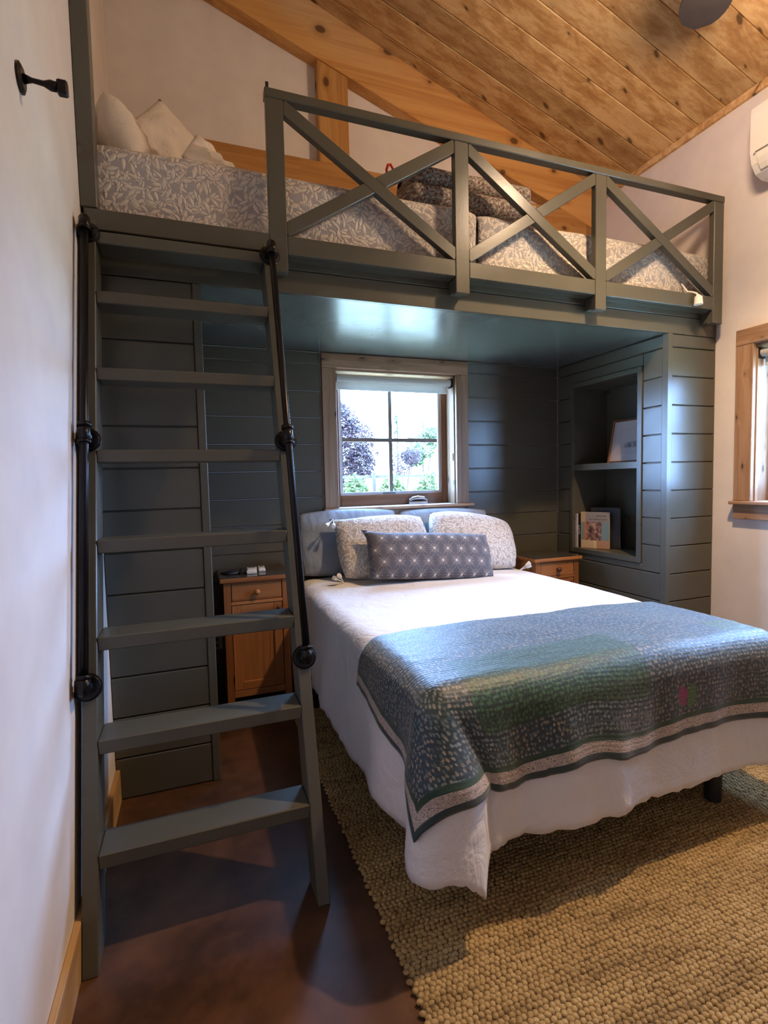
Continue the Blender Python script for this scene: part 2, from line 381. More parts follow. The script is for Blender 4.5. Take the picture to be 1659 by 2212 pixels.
# ------------------------------------------------------------ mesh helper
class MB:
    def __init__(s): s.v = []; s.f = []; s.uv = {}
    def add(s, vs, fs, uvs=None):
        b = len(s.v); s.v += [tuple(v) for v in vs]; s.f += [tuple(b+i for i in f) for f in fs]
        if uvs:
            for i, u in enumerate(uvs): s.uv[b+i] = u
        return s
    def hexa(s, p):   # 8 points: bottom ring, top ring
        return s.add(p, [(3, 2, 1, 0), (4, 5, 6, 7), (0, 1, 5, 4), (1, 2, 6, 5), (2, 3, 7, 6), (3, 0, 4, 7)])
    def box(s, x0, x1, y0, y1, z0, z1):
        return s.hexa([(x0, y0, z0), (x1, y0, z0), (x1, y1, z0), (x0, y1, z0), (x0, y0, z1), (x1, y0, z1), (x1, y1, z1), (x0, y1, z1)])
    def prism(s, poly, axis, a, b):   # polygon in the two other axes, extruded along axis a..b
        n = len(poly); P = []
        for t in (a, b):
            for (p, q) in poly:
                P.append({'x': (t, p, q), 'y': (p, t, q), 'z': (p, q, t)}[axis])
        return s.add(P, [tuple(range(n))[::-1], tuple(range(n, 2*n))] + [(i, (i+1) % n, n+(i+1) % n, n+i) for i in range(n)])
    def tube(s, pts, rad, n=10, caps=True):
        pts = [Vector(p) for p in pts]; k = len(pts)
        rads = rad if isinstance(rad, (list, tuple)) else [rad]*k
        rings = []; ref = None
        for i, p in enumerate(pts):
            t = (pts[min(i+1, k-1)] - pts[max(i-1, 0)]).normalized()
            if ref is None:
                ref = Vector((0, 0, 1)) if abs(t.z) < .9 else Vector((1, 0, 0))
            u = (ref - t*ref.dot(t)).normalized(); w = t.cross(u); ref = u
            rings.append([p + (u*cos(2*pi*j/n) + w*sin(2*pi*j/n))*rads[i] for j in range(n)])
        vs = [v for r in rings for v in r]; fs = []
        for i in range(k-1):
            for j in range(n):
                a = i*n+j; b = i*n+(j+1) % n
                fs.append((a, b, b+n, a+n))
        if caps: fs += [tuple(range(n))[::-1], tuple(range((k-1)*n, k*n))]
        return s.add(vs, fs)
    def ball(s, c, r, nu=10, nv=7, sc=(1, 1, 1)):
        vs = []; fs = []
        for i in range(nv+1):
            a = pi*i/nv
            for j in range(nu):
                b = 2*pi*j/nu
                vs.append((c[0]+r*sc[0]*sin(a)*cos(b), c[1]+r*sc[1]*sin(a)*sin(b), c[2]+r*sc[2]*cos(a)))
        for i in range(nv):
            for j in range(nu):
                fs.append((i*nu+j, (i+1)*nu+j, (i+1)*nu+(j+1) % nu, i*nu+(j+1) % nu))
        return s.add(vs, fs)
    def grid(s, fn, us, ws, uvfn=None):
        nu, nw = len(us), len(ws); vs = []; uvs = []
        for w in ws:
            for u in us:
                vs.append(fn(u, w)); uvs.append(uvfn(u, w) if uvfn else (u, w))
        fs = [(j*nu+i, j*nu+i+1, (j+1)*nu+i+1, (j+1)*nu+i) for j in range(nw-1) for i in range(nu-1)]
        return s.add(vs, fs, uvs)
def box(*a): return MB().box(*a)
WL = {}
def obj(name, mb, mat, parent=None, bevel=0, smooth=False, seg=1):
    P = WL.get(parent.name, Vector()) if parent else Vector()
    lo = Vector([min(v[i] for v in mb.v) for i in range(3)]); hi = Vector([max(v[i] for v in mb.v) for i in range(3)])
    c = (lo+hi)/2
    if parent is None: c.z = lo.z
    me = bpy.data.meshes.new(name); me.from_pydata([Vector(v)-c for v in mb.v], [], mb.f)
    if mb.uv:
        ul = me.uv_layers.new(name='UVMap')
        for lp in me.loops: ul.data[lp.index].uv = mb.uv.get(lp.vertex_index, (0, 0))
    bm = bmesh.new(); bm.from_mesh(me)
    if not mb.uv or bevel: bmesh.ops.recalc_face_normals(bm, faces=bm.faces)
    if bevel:
        es = [e for e in bm.edges if len(e.link_faces) == 2 and e.calc_face_angle(0) > .5]
        bmesh.ops.bevel(bm, geom=es, offset=bevel, segments=seg, affect='EDGES', profile=.5, clamp_overlap=True)
    bm.to_mesh(me); bm.free()
    if smooth:
        for p in me.polygons: p.use_smooth = True
    me.materials.append(MATS[mat])
    o = bpy.data.objects.new(name, me); C.objects.link(o)
    o.location = c - P; o.parent = parent
    WL[o.name] = c
    return o
def thing(name, label, cat, loc=(0, 0, 0), group=None):
    o = bpy.data.objects.new(name, None); C.objects.link(o); o.location = loc; o.empty_display_size = .1
    o['label'] = label; o['category'] = cat
    if group: o['group'] = group
    WL[o.name] = Vector(loc); return o
def tag(o, label, cat, group=None):
    o['label'] = label; o['category'] = cat
    if group: o['group'] = group
    return o
def struct(o): o['kind'] = 'structure'; return o
def sroot(name, loc):
    o = bpy.data.objects.new(name, None); C.objects.link(o); o.location = loc; WL[o.name] = Vector(loc); return struct(o)
def copy_tree(o, parent=None):
    c = o.copy(); C.objects.link(c); c.parent = parent
    for ch in list(o.children): copy_tree(ch, c)
    return c

# ------------------------------------------------------------ room numbers (metres)
XL, XR = -0.01, 3.66            # left and right walls
YB, YF = 1.08, -4.70            # gable wall face, wall behind the camera
BF = 1.062                      # face of the boards in the alcove
XA, XC = 3.236, 0.432           # alcove right face, left column edge
ZS = 2.29                       # alcove ceiling
PITCH = 0.1836; ZB0 = 2.207     # shiplap joints
def zc(x): return 3.715 + (3.66-x)*.333
JOINTS = [ZS] + [ZB0-PITCH*i for i in range(13) if ZB0-PITCH*i > .02] + [0.0]
GAP = .005

# floor
struct(obj('floor', box(XL-.2, XR+.2, YF-.2, YB+.2, -.12, 0), 'floor_stain'))
# walls
struct(obj('wall_left', MB().prism([(YF-.2, 0), (YB+.2, 0), (YB+.2, 4.9), (YF-.2, 4.9)], 'x', XL-.16, XL), 'wall_paint'))
w = MB(); WX0, WX1, WZ0, WZ1 = 1.330, 2.285, 1.205, 2.19
w.box(XL, WX0, YB, YB+.21, 0, 3.5); w.box(WX1, XR, YB, YB+.21, 0, 3.5)
w.box(WX0, WX1, YB, YB+.21, 0, WZ0); w.box(WX0, WX1, YB, YB+.21, WZ1, 3.5)
w.prism([(XL, 3.5), (XR, 3.5), (XR, zc(XR)), (XL, zc(XL))], 'y', YB, YB+.21)
wall_back = struct(obj('wall_back', w, 'wall_paint'))
w = MB(); VY0, VY1, VZ0, VZ1 = -1.34, -.262, 1.215, 2.19
w.box(XR, XR+.17, VY1, YB+.21, 0, 3.712); w.box(XR, XR+.17, YF, VY0, 0, 3.712)
w.box(XR, XR+.17, VY0, VY1, 0, VZ0); w.box(XR, XR+.17, VY0, VY1, VZ1, 3.712)
wall_right = struct(obj('wall_right', w, 'wall_paint'))
w = MB(); w.box(XL, XR, YF-.17, YF, 0, 3.6)
w.prism([(XL, 3.6), (XR, 3.6), (XR, zc(XR)), (XL, zc(XL))], 'y', YF-.17, YF)
struct(obj('wall_front', w, 'wall_paint'))

# ceiling: slab with pine boards that run down the slope
cl = MB()
def slope(mb, x0, x1, y0, y1, d0, d1):
    mb.hexa([(x0, y0, zc(x0)+d0), (x1, y0, zc(x1)+d0), (x1, y1, zc(x1)+d0), (x0, y1, zc(x0)+d0),
             (x0, y0, zc(x0)+d1), (x1, y0, zc(x1)+d1), (x1, y1, zc(x1)+d1), (x0, y1, zc(x0)+d1)])
    return mb
ceiling = struct(obj('ceiling', slope(cl, XL-.25, XR+.45, YF-.3, YB+.45, .022, .16), 'ceiling_pine'))
y = .139 + .188*5
first = None
while y > YF:
    y0 = y-.188
    b = slope(MB(), XL, XR+.001, max(y0+.002, YF), y-.002, 0, .021)
    if first is None or y0 < YF+.2:
        bo = obj('ceiling_board', b, 'ceiling_pine', ceiling, bevel=.004)
        if first is None: first = (bo, y)
    else:
        bo = first[0].copy(); C.objects.link(bo); bo.location.y = first[0].location.y + (y-first[1])
    y = y0

# loft timber on the gable: rafter, post, wall plate, eave trim
rf = MB(); rf.hexa([(XL, .985, zc(XL)-.335), (XR, .985, zc(XR)-.335), (XR, YB, zc(XR)-.335), (XL, YB, zc(XL)-.335),
                    (XL, .985, zc(XL)-.001), (XR, .985, zc(XR)-.001), (XR, YB, zc(XR)-.001), (XL, YB, zc(XL)-.001)])
struct(obj('trim_1', rf, 'beam_pine_x', None, .004))
pp = MB(); pp.hexa([(1.250, .995, 3.53), (1.458, .995, 3.53), (1.458, YB, 3.53), (1.250, YB, 3.53),
                    (1.250, .995, zc(1.250)-.336), (1.458, .995, zc(1.458)-.336), (1.458, YB, zc(1.458)-.336), (1.250, YB, zc(1.250)-.336)])
struct(obj('trim_2', pp, 'beam_pine_z', None, .004))
struct(obj('trim_3', box(XL, 3.47, .99, YB, 3.34, 3.529), 'beam_pine_x', None, .004))
struct(obj('trim_4', MB().prism([(XR-.022, 3.676), (XR, 3.676), (XR, 3.714), (XR-.022, 3.72)], 'y', YF, .984), 'ceiling_pine'))

# baseboards
struct(obj('baseboard_left', box(XL, XL+.019, YF, -.005, 0, .145), 'baseboard_wood', None, .003))
struct(obj('baseboard_right', box(XR-.02, XR, YF, -.002, 0, .145), 'baseboard_wood', None, .003))

# ------------------------------------------------------------ alcove: shiplap boards on every face
def rows(): return [(JOINTS[i+1], JOINTS[i]) for i in range(len(JOINTS)-1)]
for (z0, z1) in rows():            # back wall
    for (x0, x1) in ((XL+.001, 1.222), (2.378, XA)):
        if z1 > 1.19 and z0 < 2.288: obj('shiplap_board', box(x0, x1, BF, YB, z0+GAP/2, z1-GAP/2), 'green_paint', wall_back, bevel=.004)
    if z1 <= 1.19: pass
for (z0, z1) in rows():
    if z1 < 1.19:
        obj('shiplap_board', box(XL+.001, XA, BF, YB, z0+GAP/2, z1-GAP/2), 'green_paint', wall_back, bevel=.004)
# (the row that meets the window stool)
# left column
col = struct(obj('wall_alcove_left', box(XL+.001, XC-.001, .018, BF-.003, 0, ZS), 'green_paint'))
for (z0, z1) in rows():
    obj('shiplap_board', box(XL+.001, .397, 0, .018, z0+GAP/2, z1-GAP/2), 'green_paint', col, bevel=.004)
obj('corner_stile', box(.397, XC, -.004, .018, 0, ZS), 'green_paint', col, bevel=.003)
# right pier with a niche
NY0, NY1, NZ0, NZ1 = .232, .870, .822, 2.092; NXB = 3.575
pier = MB()
pier.box(XA+.018, XR-.001, .018, NY0, 0, ZS); pier.box(XA+.018, XR-.001, NY1, BF-.003, 0, ZS)
pier.box(XA+.018, XR-.001, NY0, NY1, 0, NZ0); pier.box(XA+.018, XR-.001, NY0, NY1, NZ1, ZS); pier.box(NXB, XR-.001, NY0, NY1, NZ0, NZ1)
pier = struct(obj('wall_alcove_right', pier, 'green_paint'))
for (z0, z1) in rows():            # front face
    obj('shiplap_board', box(XA+.034, XR-.001, 0, .018, z0+GAP/2, z1-GAP/2), 'green_paint', pier, bevel=.004)
obj('corner_stile', MB().box(XA-.003, XA+.034, -.003, .018, 0, ZS).box(XA-.003, XA+.018, .018, .04, 0, ZS), 'green_paint', pier)
fy0, fy1, fz0, fz1 = NY0-.036, NY1+.030, NZ0-.036, NZ1+.034     # niche face frame outer
for (z0, z1) in rows():            # inner face, cut round the niche
    a, b_ = z0+GAP/2, z1-GAP/2
    segs = [(.04, BF-.002, a, b_)]
    if b_ > fz0 and a < fz1:
        segs = [(.04, fy0-.003, a, b_), (fy1+.003, BF-.002, a, b_)]
        if a < fz0: segs.append((fy0-.003, fy1+.003, a, fz0-.003))
        if b_ > fz1: segs.append((fy0-.003, fy1+.003, fz1+.003, b_))
    for (ya, yb, za, zb) in segs:
        if zb-za > .012: obj('shiplap_board', box(XA, XA+.018, ya, yb, za, zb), 'green_paint', pier, bevel=.004)
for nm, q in (('niche_frame', (fy0, NY0+.004, fz0, fz1)), ('niche_frame', (NY1-.004, fy1, fz0, fz1)), ('niche_frame', (NY0+.004, NY1-.004, fz0, NZ0+.002)), ('niche_frame', (NY0+.004, NY1-.004, NZ1-.002, fz1))):
    obj(nm, box(XA-.008, XA+.02, *q), 'green_paint', pier, bevel=.002)
obj('shelf', box(XA-.004, NXB, NY0+.0005, NY1-.0005, 1.440, 1.488), 'green_paint', pier, bevel=.002)

# alcove ceiling, loft deck and fascia
struct(obj('ceiling_alcove', box(XL+.001, XR-.001, .0185, BF-.002, ZS+.001, 2.40), 'green_ceiling'))
struct(obj('trim_5', box(XL+.001, XR-.001, -.0005, .018, ZS+.001, 2.398), 'green_paint', None, .002))
struct(obj('trim_6', box(XL+.001, XR-.001, .0, .04, 2.402, 2.52), 'green_paint', None, .003))
struct(obj('floor_loft', box(XL+.001, XR-.001, .042, YB-.001, 2.402, 2.50), 'green_paint'))

# ------------------------------------------------------------ windows
def window(idx, Wd, H, mats, screen=True, deep=.20, muntins=True, apron=True, cw=.098):
    """local frame: x across (opening 0..Wd), y outwards, z up (opening 0..H); casing face at y=-.018"""
    r = sroot('window_%d' % idx, (0, 0, 0)); cx, cy_, cz = mats
    obj('casing', box(-cw, Wd+cw, -.034, .0, H, H+.098), cx, r, .003)
    obj('casing', box(-cw, .004, -.032, .0, .0, H-.0005), cz, r, .003)
    obj('casing', box(Wd-.004, Wd+cw, -.032, .0, .0, H-.0005), cz, r, .003)
    obj('stool', box(-cw-.012, Wd+cw+.03, -.062, deep-.04, -.022, -.0005), cx, r, .004)
    if apron: obj('apron', box(-cw, Wd+cw, -.032, .0, -.115, -.0225), cx, r, .003)
    t = .012
    obj('jamb', box(.0005, t, 0.0005, deep, 0, H-.0005), cz, r); obj('jamb', box(Wd-t, Wd-.0005, .0005, deep, 0, H-.0005), cz, r); obj('jamb', box(t, Wd-t, .0005, deep, H-t, H-.0005), cx, r)
    s0, s1 = .125, .185; sw = .050
    sx = 'sash_X'; sz = 'sash_Z'
    for q in ((t, t+sw, 0.001, H-t), (Wd-t-sw, Wd-t, 0.001, H-t)):
        obj('sash_stile', box(q[0], q[1], s0, s1, q[2], q[3]), sz, r, .003)
    for q in ((t+sw, Wd-t-sw, .001, .085), (t+sw, Wd-t-sw, H-t-sw, H-t)):
        obj('sash_rail', box(q[0], q[1], s0, s1, q[2], q[3]), sx, r, .003)
    gx0, gx1, gz0, gz1 = t+sw, Wd-t-sw, .085, H-t-sw
    if screen:
        k = .020
        obj('screen_frame', MB().box(gx0, gx0+k, s0+.012, s0+.03, gz0, gz1).box(gx1-k, gx1, s0+.012, s0+.03, gz0, gz1).box(gx0+k, gx1-k, s0+.012, s0+.03, gz0, gz0+k).box(gx0+k, gx1-k, s0+.012, s0+.03, gz1-k, gz1), 'pale_frame', r)
    if muntins:
        mx_, mz_ = (gx0+gx1)/2, (gz0+gz1)/2-.005
        obj('muntin', box(mx_-.014, mx_+.014, s0+.034, s1-.004, gz0, gz1), 'muntin_wood', r)
        for (a, b) in ((gx0, mx_-.0145), (mx_+.0145, gx1)): obj('muntin', box(a, b, s0+.034, s1-.004, mz_-.014, mz_+.014), 'muntin_wood', r)
        for (a, b) in ((gx0, mx_), (mx_, gx1)):
            for (c, d) in ((gz0, mz_), (mz_, gz1)): obj('pane', box(a+.001, b-.001, s1-.014, s1-.009, c+.001, d-.001), 'glass', r)
    else: obj('pane', box(gx0, gx1, s1-.012, s1-.008, gz0, gz1), 'glass', r)
    return r
def finish(r, loc, rz): r.location = loc; r.rotation_euler = (0, 0, rz)
w1 = window(1, WX1-WX0, WZ1-WZ0, ('casing_X', 'casing_Y', 'casing_Z'), apron=True)
# crank and sensor belong to the alcove window
ck = obj('crank_handle', MB().tube([(.60, .10, .03), (.63, .098, .045), (.67, .09, .05), (.72, .09, .046), (.75, .098, .03)], [.010, .014, .016, .014, .010], 10).box(.595, .755, .09, .12, .0, .022), 'chrome', w1, .002)
obj('latch_sensor', box(WX1-WX0-.022, WX1-WX0-.0115, .012, .045, .33, .39), 'white_plastic', w1, .004)
obj('screen_latch', box(.40, .50, .132, .137, .085, .097), 'grey_plastic', w1)
finish(w1, (WX0, BF+.018, WZ0), 0)
w2 = window(2, VY1-VY0, VZ1-VZ0, ('casing_X', 'casing_Y', 'casing_Z'), cw=.105)
finish(w2, (XR, VY1, VZ0), -pi/2)

def blind(label, Wd, loc, rz, drop):
    t = thing('roller_blind', label, 'blind')
    obj('roller', MB().tube([(.004, 0, 0), (Wd-.018, 0, 0)], .026, 16), 'blind_fabric', t, smooth=False)
    obj('bracket', box(Wd-.016, Wd-.006, -.032, .032, -.036, .034), 'dark_metal', t, .003)
    obj('bracket', box(-.006, .002, -.032, .032, -.036, .034), 'dark_metal', t, .003)
    obj('shade_cloth', box(.006, Wd-.03, .021, .0225, -drop, 0), 'blind_fabric', t)
    obj('hem_bar', box(.006, Wd-.03, .018, .026, -drop-.016, -drop), 'blind_fabric', t, .002)
    t.location = loc; t.rotation_euler = (0, 0, rz); return t
blind('white roller blind rolled up in the alcove window above the bed', WX1-WX0-.026, (WX0+.015, BF+.048, 2.132), 0, .062)
blind('white roller blind rolled up in the window of the pale wall', VY1-VY0-.026, (XR+.034, VY1-.014, 2.132), -pi/2, .062)

# ------------------------------------------------------------ ladder with pipe handrails
K = .30; LY0 = -.895
def ly(z): return LY0 + K*z
nrm = Vector((0, -1, K)).normalized()
lad = thing('loft_ladder', 'dark green wooden loft ladder with black pipe handrails beside the bed', 'ladder', (.37, -.85, 0))
DEP = .128
for (x0, x1) in ((.010, .053), (.692, .735)):
    zt = 2.433
    obj('stringer', MB().prism([(ly(0), 0), (ly(0)+DEP, 0), (ly(zt)+DEP, zt), (ly(zt), zt)], 'x', x0, x1), 'green_paint', lad, .003)
for z in (.300, .608, .910, 1.217, 1.527, 1.831, 2.135, 2.385):
    yf = ly(z)-.004
    obj('tread', box(.0535, .6915, yf, min(yf+.130, -.056), z-.045, z), 'green_paint', lad, .003)
for x, sgn in ((.026, 0), (.716, 1)):
    def pt(z, off): return Vector((x, ly(z), z)) + nrm*off
    OFF = .062
    zs = (2.372, 1.560, .765)
    d = Vector((0, K, 1)).normalized()
    top, bot = pt(zs[0], OFF), pt(zs[2], OFF)
    hr = obj('handrail', MB().tube([bot+d*.02, top-d*.01], .0135, 14), 'black_iron', lad, smooth=False)
    for p in hr.data.polygons: p.use_smooth = len(p.vertices) == 4
    for i, z in enumerate(zs):
        c0, c1 = pt(z, .001), pt(z, OFF)
        fl = MB()
        fl.tube([c0, c0+nrm*.007], [.043, .043], 24); fl.tube([c0+nrm*.007, c0+nrm*.011], [.041, .036], 24)
        for k in range(4):
            a = pi/4+k*pi/2; q = c0+nrm*.011+(Vector((1, 0, 0))*cos(a)+d*sin(a))*.029
            fl.tube([q, q+nrm*.003], .0065, 8)
        for p_ in obj('flange', fl, 'black_iron', hr).data.polygons: p_.use_smooth = len(p_.vertices) == 4 and p_.area < .00016
        ft = MB(); ft.tube([c0+nrm*.008, c1], [.020, .0185], 14)
        if i == 0: ft.tube([c1-d*.034, c1+d*.012], .0195, 14); ft.ball(c1+d*.008, .0195, 14, 8); ft.tube([c1-d*.04, c1-d*.028], .022, 14)
        elif i == 1: ft.tube([c1-d*.030, c1+d*.036], .0195, 14); ft.tube([c1+d*.026, c1+d*.040], .0225, 14); ft.tube([c1-d*.034, c1-d*.024], .0225, 14)
        else: ft.tube([c1-d*.012, c1+d*.034], .0195, 14); ft.ball(c1-d*.006, .0195, 14, 8); ft.tube([c1+d*.028, c1+d*.04], .022, 14)
        for p_ in obj('pipe_fitting', ft, 'black_iron', hr).data.polygons: p_.use_smooth = len(p_.vertices) == 4

# ------------------------------------------------------------ loft railing
RY0, RY1 = -.090, -.052
rail = thing('loft_railing', 'dark green loft railing with crossed braces between square posts', 'railing', (2.16, -.07, 2.345))
PX = ((.735, .813), (1.672, 1.752), (2.570, 2.648), (3.508, 3.592))
for i, (a, b) in enumerate(PX):
    obj('post', box(a, b, RY0, RY1, 2.350, 3.100), 'green_paint', rail, .003)
    obj('spacer_block', box(a+.004, b-.004, RY1+.0005, -.001, 2.362, 2.43), 'green_paint', rail, .002)
obj('top_rail', box(.732, 3.595, RY0-.003, RY1+.012, 3.1005, 3.140), 'green_paint', rail, .004)
for (a, b) in ((.002, .7345), (.8135, 1.6715), (1.7525, 2.5695), (2.6485, 3.5075)):
    obj('bottom_rail', box(a, b, RY0+.002, RY1, 2.432, 2.514), 'green_paint', rail, .003)
    obj('ledge_rail', box(a, b, RY1+.0005, -.0005, 2.432, 2.500), 'green_paint', rail)
obj('torn_tape', box(.738, .752, RY0+.004, RY0+.006, 3.140, 3.165), 'black_plastic', rail)
def brace(xa, za, xb, zb, y0, y1, wd):
    d = Vector((xb-xa, 0, zb-za)); L = d.length; d.normalize(); n = Vector((-d.z, 0, d.x))*wd/2
    poly = [(xa+n.x, za+n.z), (xa-n.x, za-n.z), (xb-n.x, zb-n.z), (xb+n.x, zb+n.z)]
    return poly
def clip_poly(poly, x0, x1, z0, z1):
    def cut(P, f, it):
        R = []
        for i in range(len(P)):
            a, b = P[i], P[(i+1) % len(P)]
            if f(a) >= 0: R.append(a)
            if (f(a) >= 0) != (f(b) >= 0):
                t = f(a)/(f(a)-f(b)); R.append((a[0]+(b[0]-a[0])*t, a[1]+(b[1]-a[1])*t))
        return R
    for f in (lambda p: p[0]-x0, lambda p: x1-p[0], lambda p: p[1]-z0, lambda p: z1-p[1]): poly = cut(poly, f, 0)
    return poly
for i in range(3):
    a, b = PX[i][1]+.0005, PX[i+1][0]-.0005; z0, z1 = 2.5145, 3.100
    e = .04
    p1 = brace(a-e*.2, z1-.03+e*.2, b+e*.2, z0+.03-e*.2, 0, 0, .058)
    p2 = brace(a-e*.2, z0+.03-e*.2, b+e*.2, z1-.03+e*.2, 0, 0, .058)
    obj('brace', MB().prism(clip_poly(p1, a, b, z0, z1), 'y', RY0+.001, RY1), 'green_paint', rail, .002)
    mx_, hw = (a+b)/2, .048
    for (c, d) in ((a, mx_), (mx_, b)):
        pl = clip_poly(p2, a, b, z0, z1)
        # cut along the first brace
        dx, dz = (b-a+.4*e), -(z1-z0-.06+.4*e); L = hypot(dx, dz); nx, nz = -dz/L, dx/L
        sgn = 1 if c == mx_ else -1
        fpl = []
        f = lambda p: sgn*((p[0]-mx_)*nx + (p[1]-(z0+z1)/2)*nz) - .0295
        for k in range(len(pl)):
            p, q = pl[k], pl[(k+1) % len(pl)]
            if f(p) >= 0: fpl.append(p)
            if (f(p) >= 0) != (f(q) >= 0):
                t = f(p)/(f(p)-f(q)); fpl.append((p[0]+(q[0]-p[0])*t, p[1]+(q[1]-p[1])*t))
        obj('brace', MB().prism(fpl, 'y', RY0+.002, RY1), 'green_paint', rail, .002)

# tall post at the wall and the iron hook beside it
tag(obj('wall_post', box(XL+.001, .052, RY0, RY1+.05, 2.5145, zc(.05)-.002), 'green_paint', None, .003), 'tall dark green square post standing against the pale wall above the ladder', 'post')
hk = thing('wall_hook', 'black iron holdback with round plate fixed to the pale wall beside ladder', 'hook', (XL, -.87, 2.44))
hy, hz = -.865, 2.452
obj('wall_plate', MB().tube([(XL+.0005, hy, hz), (XL+.006, hy, hz), (XL+.011, hy, hz)], [.036, .036, .026], 20), 'black_iron', hk)
obj('stem', MB().tube([(XL+.011, hy, hz), (XL+.03, hy, hz), (XL+.055, hy, hz-.002), (XL+.07, hy, hz-.003), (XL+.084, hy, hz-.004)], [.012, .006, .007, .013, .012], 14), 'black_iron', hk, smooth=True)
obj('catch', MB().box(XL+.0845, XL+.110, hy-.012, hy+.012, hz-.022, hz+.014), 'black_iron', hk, .004)

# ------------------------------------------------------------ cloth drape
FX0, FX1, FY0 = 1.075, 2.535, -1.035     # flat top of the bed; beyond it the cloth bends down
RAD = .085
def drape(s, t, off=0.0, ztop=.735, rip=1.0, seed=0, fl=.10):
    """cloth coordinate (s across from FX0, t along from FY0; t<0 hangs over the foot) -> point"""
    x, y = FX0+s, FY0+t
    dx = -s if s < 0 else (s-(FX1-FX0) if s > FX1-FX0 else 0); sx = -1 if s < 0 else 1
    dy = -t if t < 0 else 0
    bx = min(max(x, FX0), FX1); by = max(y, FY0)
    p = 4.5
    rho = (dx**p+dy**p)**(1/p)
    nz = noise.noise(Vector((x*2.1+seed, y*2.1, 1.3)))*.012 + noise.noise(Vector((x*6+seed, y*6, 4.1)))*.004
    z = ztop+off+(nz+.012*sin((bx-FX0)/(FX1-FX0)*pi))*(1 if rho == 0 else max(0, 1-rho*6))
    if rho == 0: return Vector((bx, by, z))
    ph = atan2(dy, dx); f = ph/(pi/2)
    if sx < 0 and dx > 0 and dy > 0:
        if off == 0: f = .80*(f/.5)**.9 if f < .5 else .80+.20*(f-.5)/.5
        else: f = f**1.4
        ph = f*pi/2
    ux, uy = sx*cos(ph), -sin(ph)
    r = RAD+off
    if rho < r*pi/2: a = rho/r; out = r*sin(a); dn = r*(1-cos(a))
    else: e = rho-r*pi/2; out = r + e*fl; dn = r+e*.99
    k = min(1, dn/.35)**1.3*rip
    cx_, cy_ = bx+ux*.25, by+uy*.25
    w = noise.noise(Vector((cx_*4.2+seed, cy_*4.2, 7.7+dn*1.2)))*.045 + noise.noise(Vector((cx_*11+seed, cy_*11, 2.2+dn*2)))*.016
    bulge = (.125 if sx < 0 else .05)*max(0, sin(2*ph))**1.2*min(1, max(0, dn-.03)/.22)
    out += w*k + bulge
    if sx < 0 or dx == 0:
        if dy > 0: bx += .12*math.exp(-max(0, bx-FX0)/.22)*min(1, max(0, dn-.05)/.25)*sin(ph)
    return Vector((bx+ux*out, by+uy*out, z-dn))
def lin(a, b, n): return [a+(b-a)*i/(n-1) for i in range(n)]
DR = .545
bed = thing('bed_frame', 'low black bed frame on slim legs under the white duvet', 'bed', (1.805, 0, 0))
obj('platform', MB().box(1.06, 2.55, -1.0, .98, .235, .275), 'black_plastic', bed, .005)
for (x, yy) in ((1.24, -.99), (2.375, -.99), (1.24, .9), (2.375, .9), (1.80, 0.0)):
    obj('leg', MB().tube([(x, yy, .0225), (x, yy, .235)], [.033, .036], 16), 'black_plastic', bed)
tag(obj('mattress', box(1.045, 2.565, -1.02, .985, .2755, .70), 'mattress_cloth', None, .06, seg=3), 'thick pale mattress lying on the black bed frame', 'mattress')
dv = MB()
us = lin(-DR, 0, 26) + lin(.02, FX1-FX0-.02, 46) + lin(FX1-FX0, FX1-FX0+DR, 26)
ts = lin(-DR, 0, 26) + lin(.02, 1.97, 54)
def duv(s, t):
    q = drape(s, t)
    if t > 1.5: q.z -= 0
    # frayed, slightly uneven hem
    if s in (-DR, us[-1]) or t == -DR: q.z += random.uniform(-.008, .006)
    return q
dv.grid(duv, us, ts)
duvet = tag(obj('duvet', dv, 'duvet_cotton', None, smooth=True), 'white cotton duvet hanging over both sides of the bed', 'duvet')
md = duvet.modifiers.new('thick', 'SOLIDIFY'); md.thickness = .014; md.offset = -1
qt = MB()
def qfn(s, t):
    # left edge hangs lower towards the foot
    if s < .25:
        f = (.53-t)/.9; k = .62+.38*min(1, max(0, f))
        s = .25-(.25-s)*(1 - (1-k)*.62)
    wav = noise.noise(Vector((s*3.1, t*.6, 9.)))*.03
    q = drape(s, t+wav*(.3+.7*min(1, max(0, -t/.2))), .017, fl=.10)
    q.z += .002*noise.noise(Vector((s*30, t*30, 0)))
    return q
qs = lin(Q['s0'], 0, 40) + lin(.02, FX1-FX0-.02, 60) + lin(FX1-FX0, Q['s1'], 30)
qq = lin(Q['t0'], 0, 40) + lin(.012, Q['t1'], 40)
qt.grid(qfn, qs, qq)
quilt = tag(obj('throw_quilt', qt, 'quilt_print', None, smooth=True), 'teal and green patchwork quilt with cream border laid over the bed foot', 'quilt')
md = quilt.modifiers.new('thick', 'SOLIDIFY'); md.thickness = .013; md.offset = -1

# ------------------------------------------------------------ pillows
def pillow_mb(w, h, t, n=26, pinch=.06, wr=.0, seed=0, ear=0):
    mb = MB(); L = lin(-1, 1, n)
    def prof(u, v):
        a = max(0, (1-abs(u)**2.6))*max(0, (1-abs(v)**2.6)); return a**.47
    def side(sg):
        def fn(u, v):
            px = u*w/2*(1-pinch*abs(v)**2.5) ; pz = v*h/2*(1-pinch*1.9*abs(u)**2.5)
            px += ear*max(0, -u)**6*max(0, v)**6*-.05; pz += ear*max(0, -u)**6*max(0, v)**6*.03
            th = t/2*prof(u, v)
            th += wr*noise.noise(Vector((u*2.5+seed, v*2.5, sg)))*prof(u, v)
            return Vector((px, -sg*th, pz))
        return fn
    for sg in (1, -1):
        mb.grid(side(sg), L, L, lambda u, v: ((u+1)*w/2+seed*.37, (v+1)*h/2+seed*.53))
    return mb
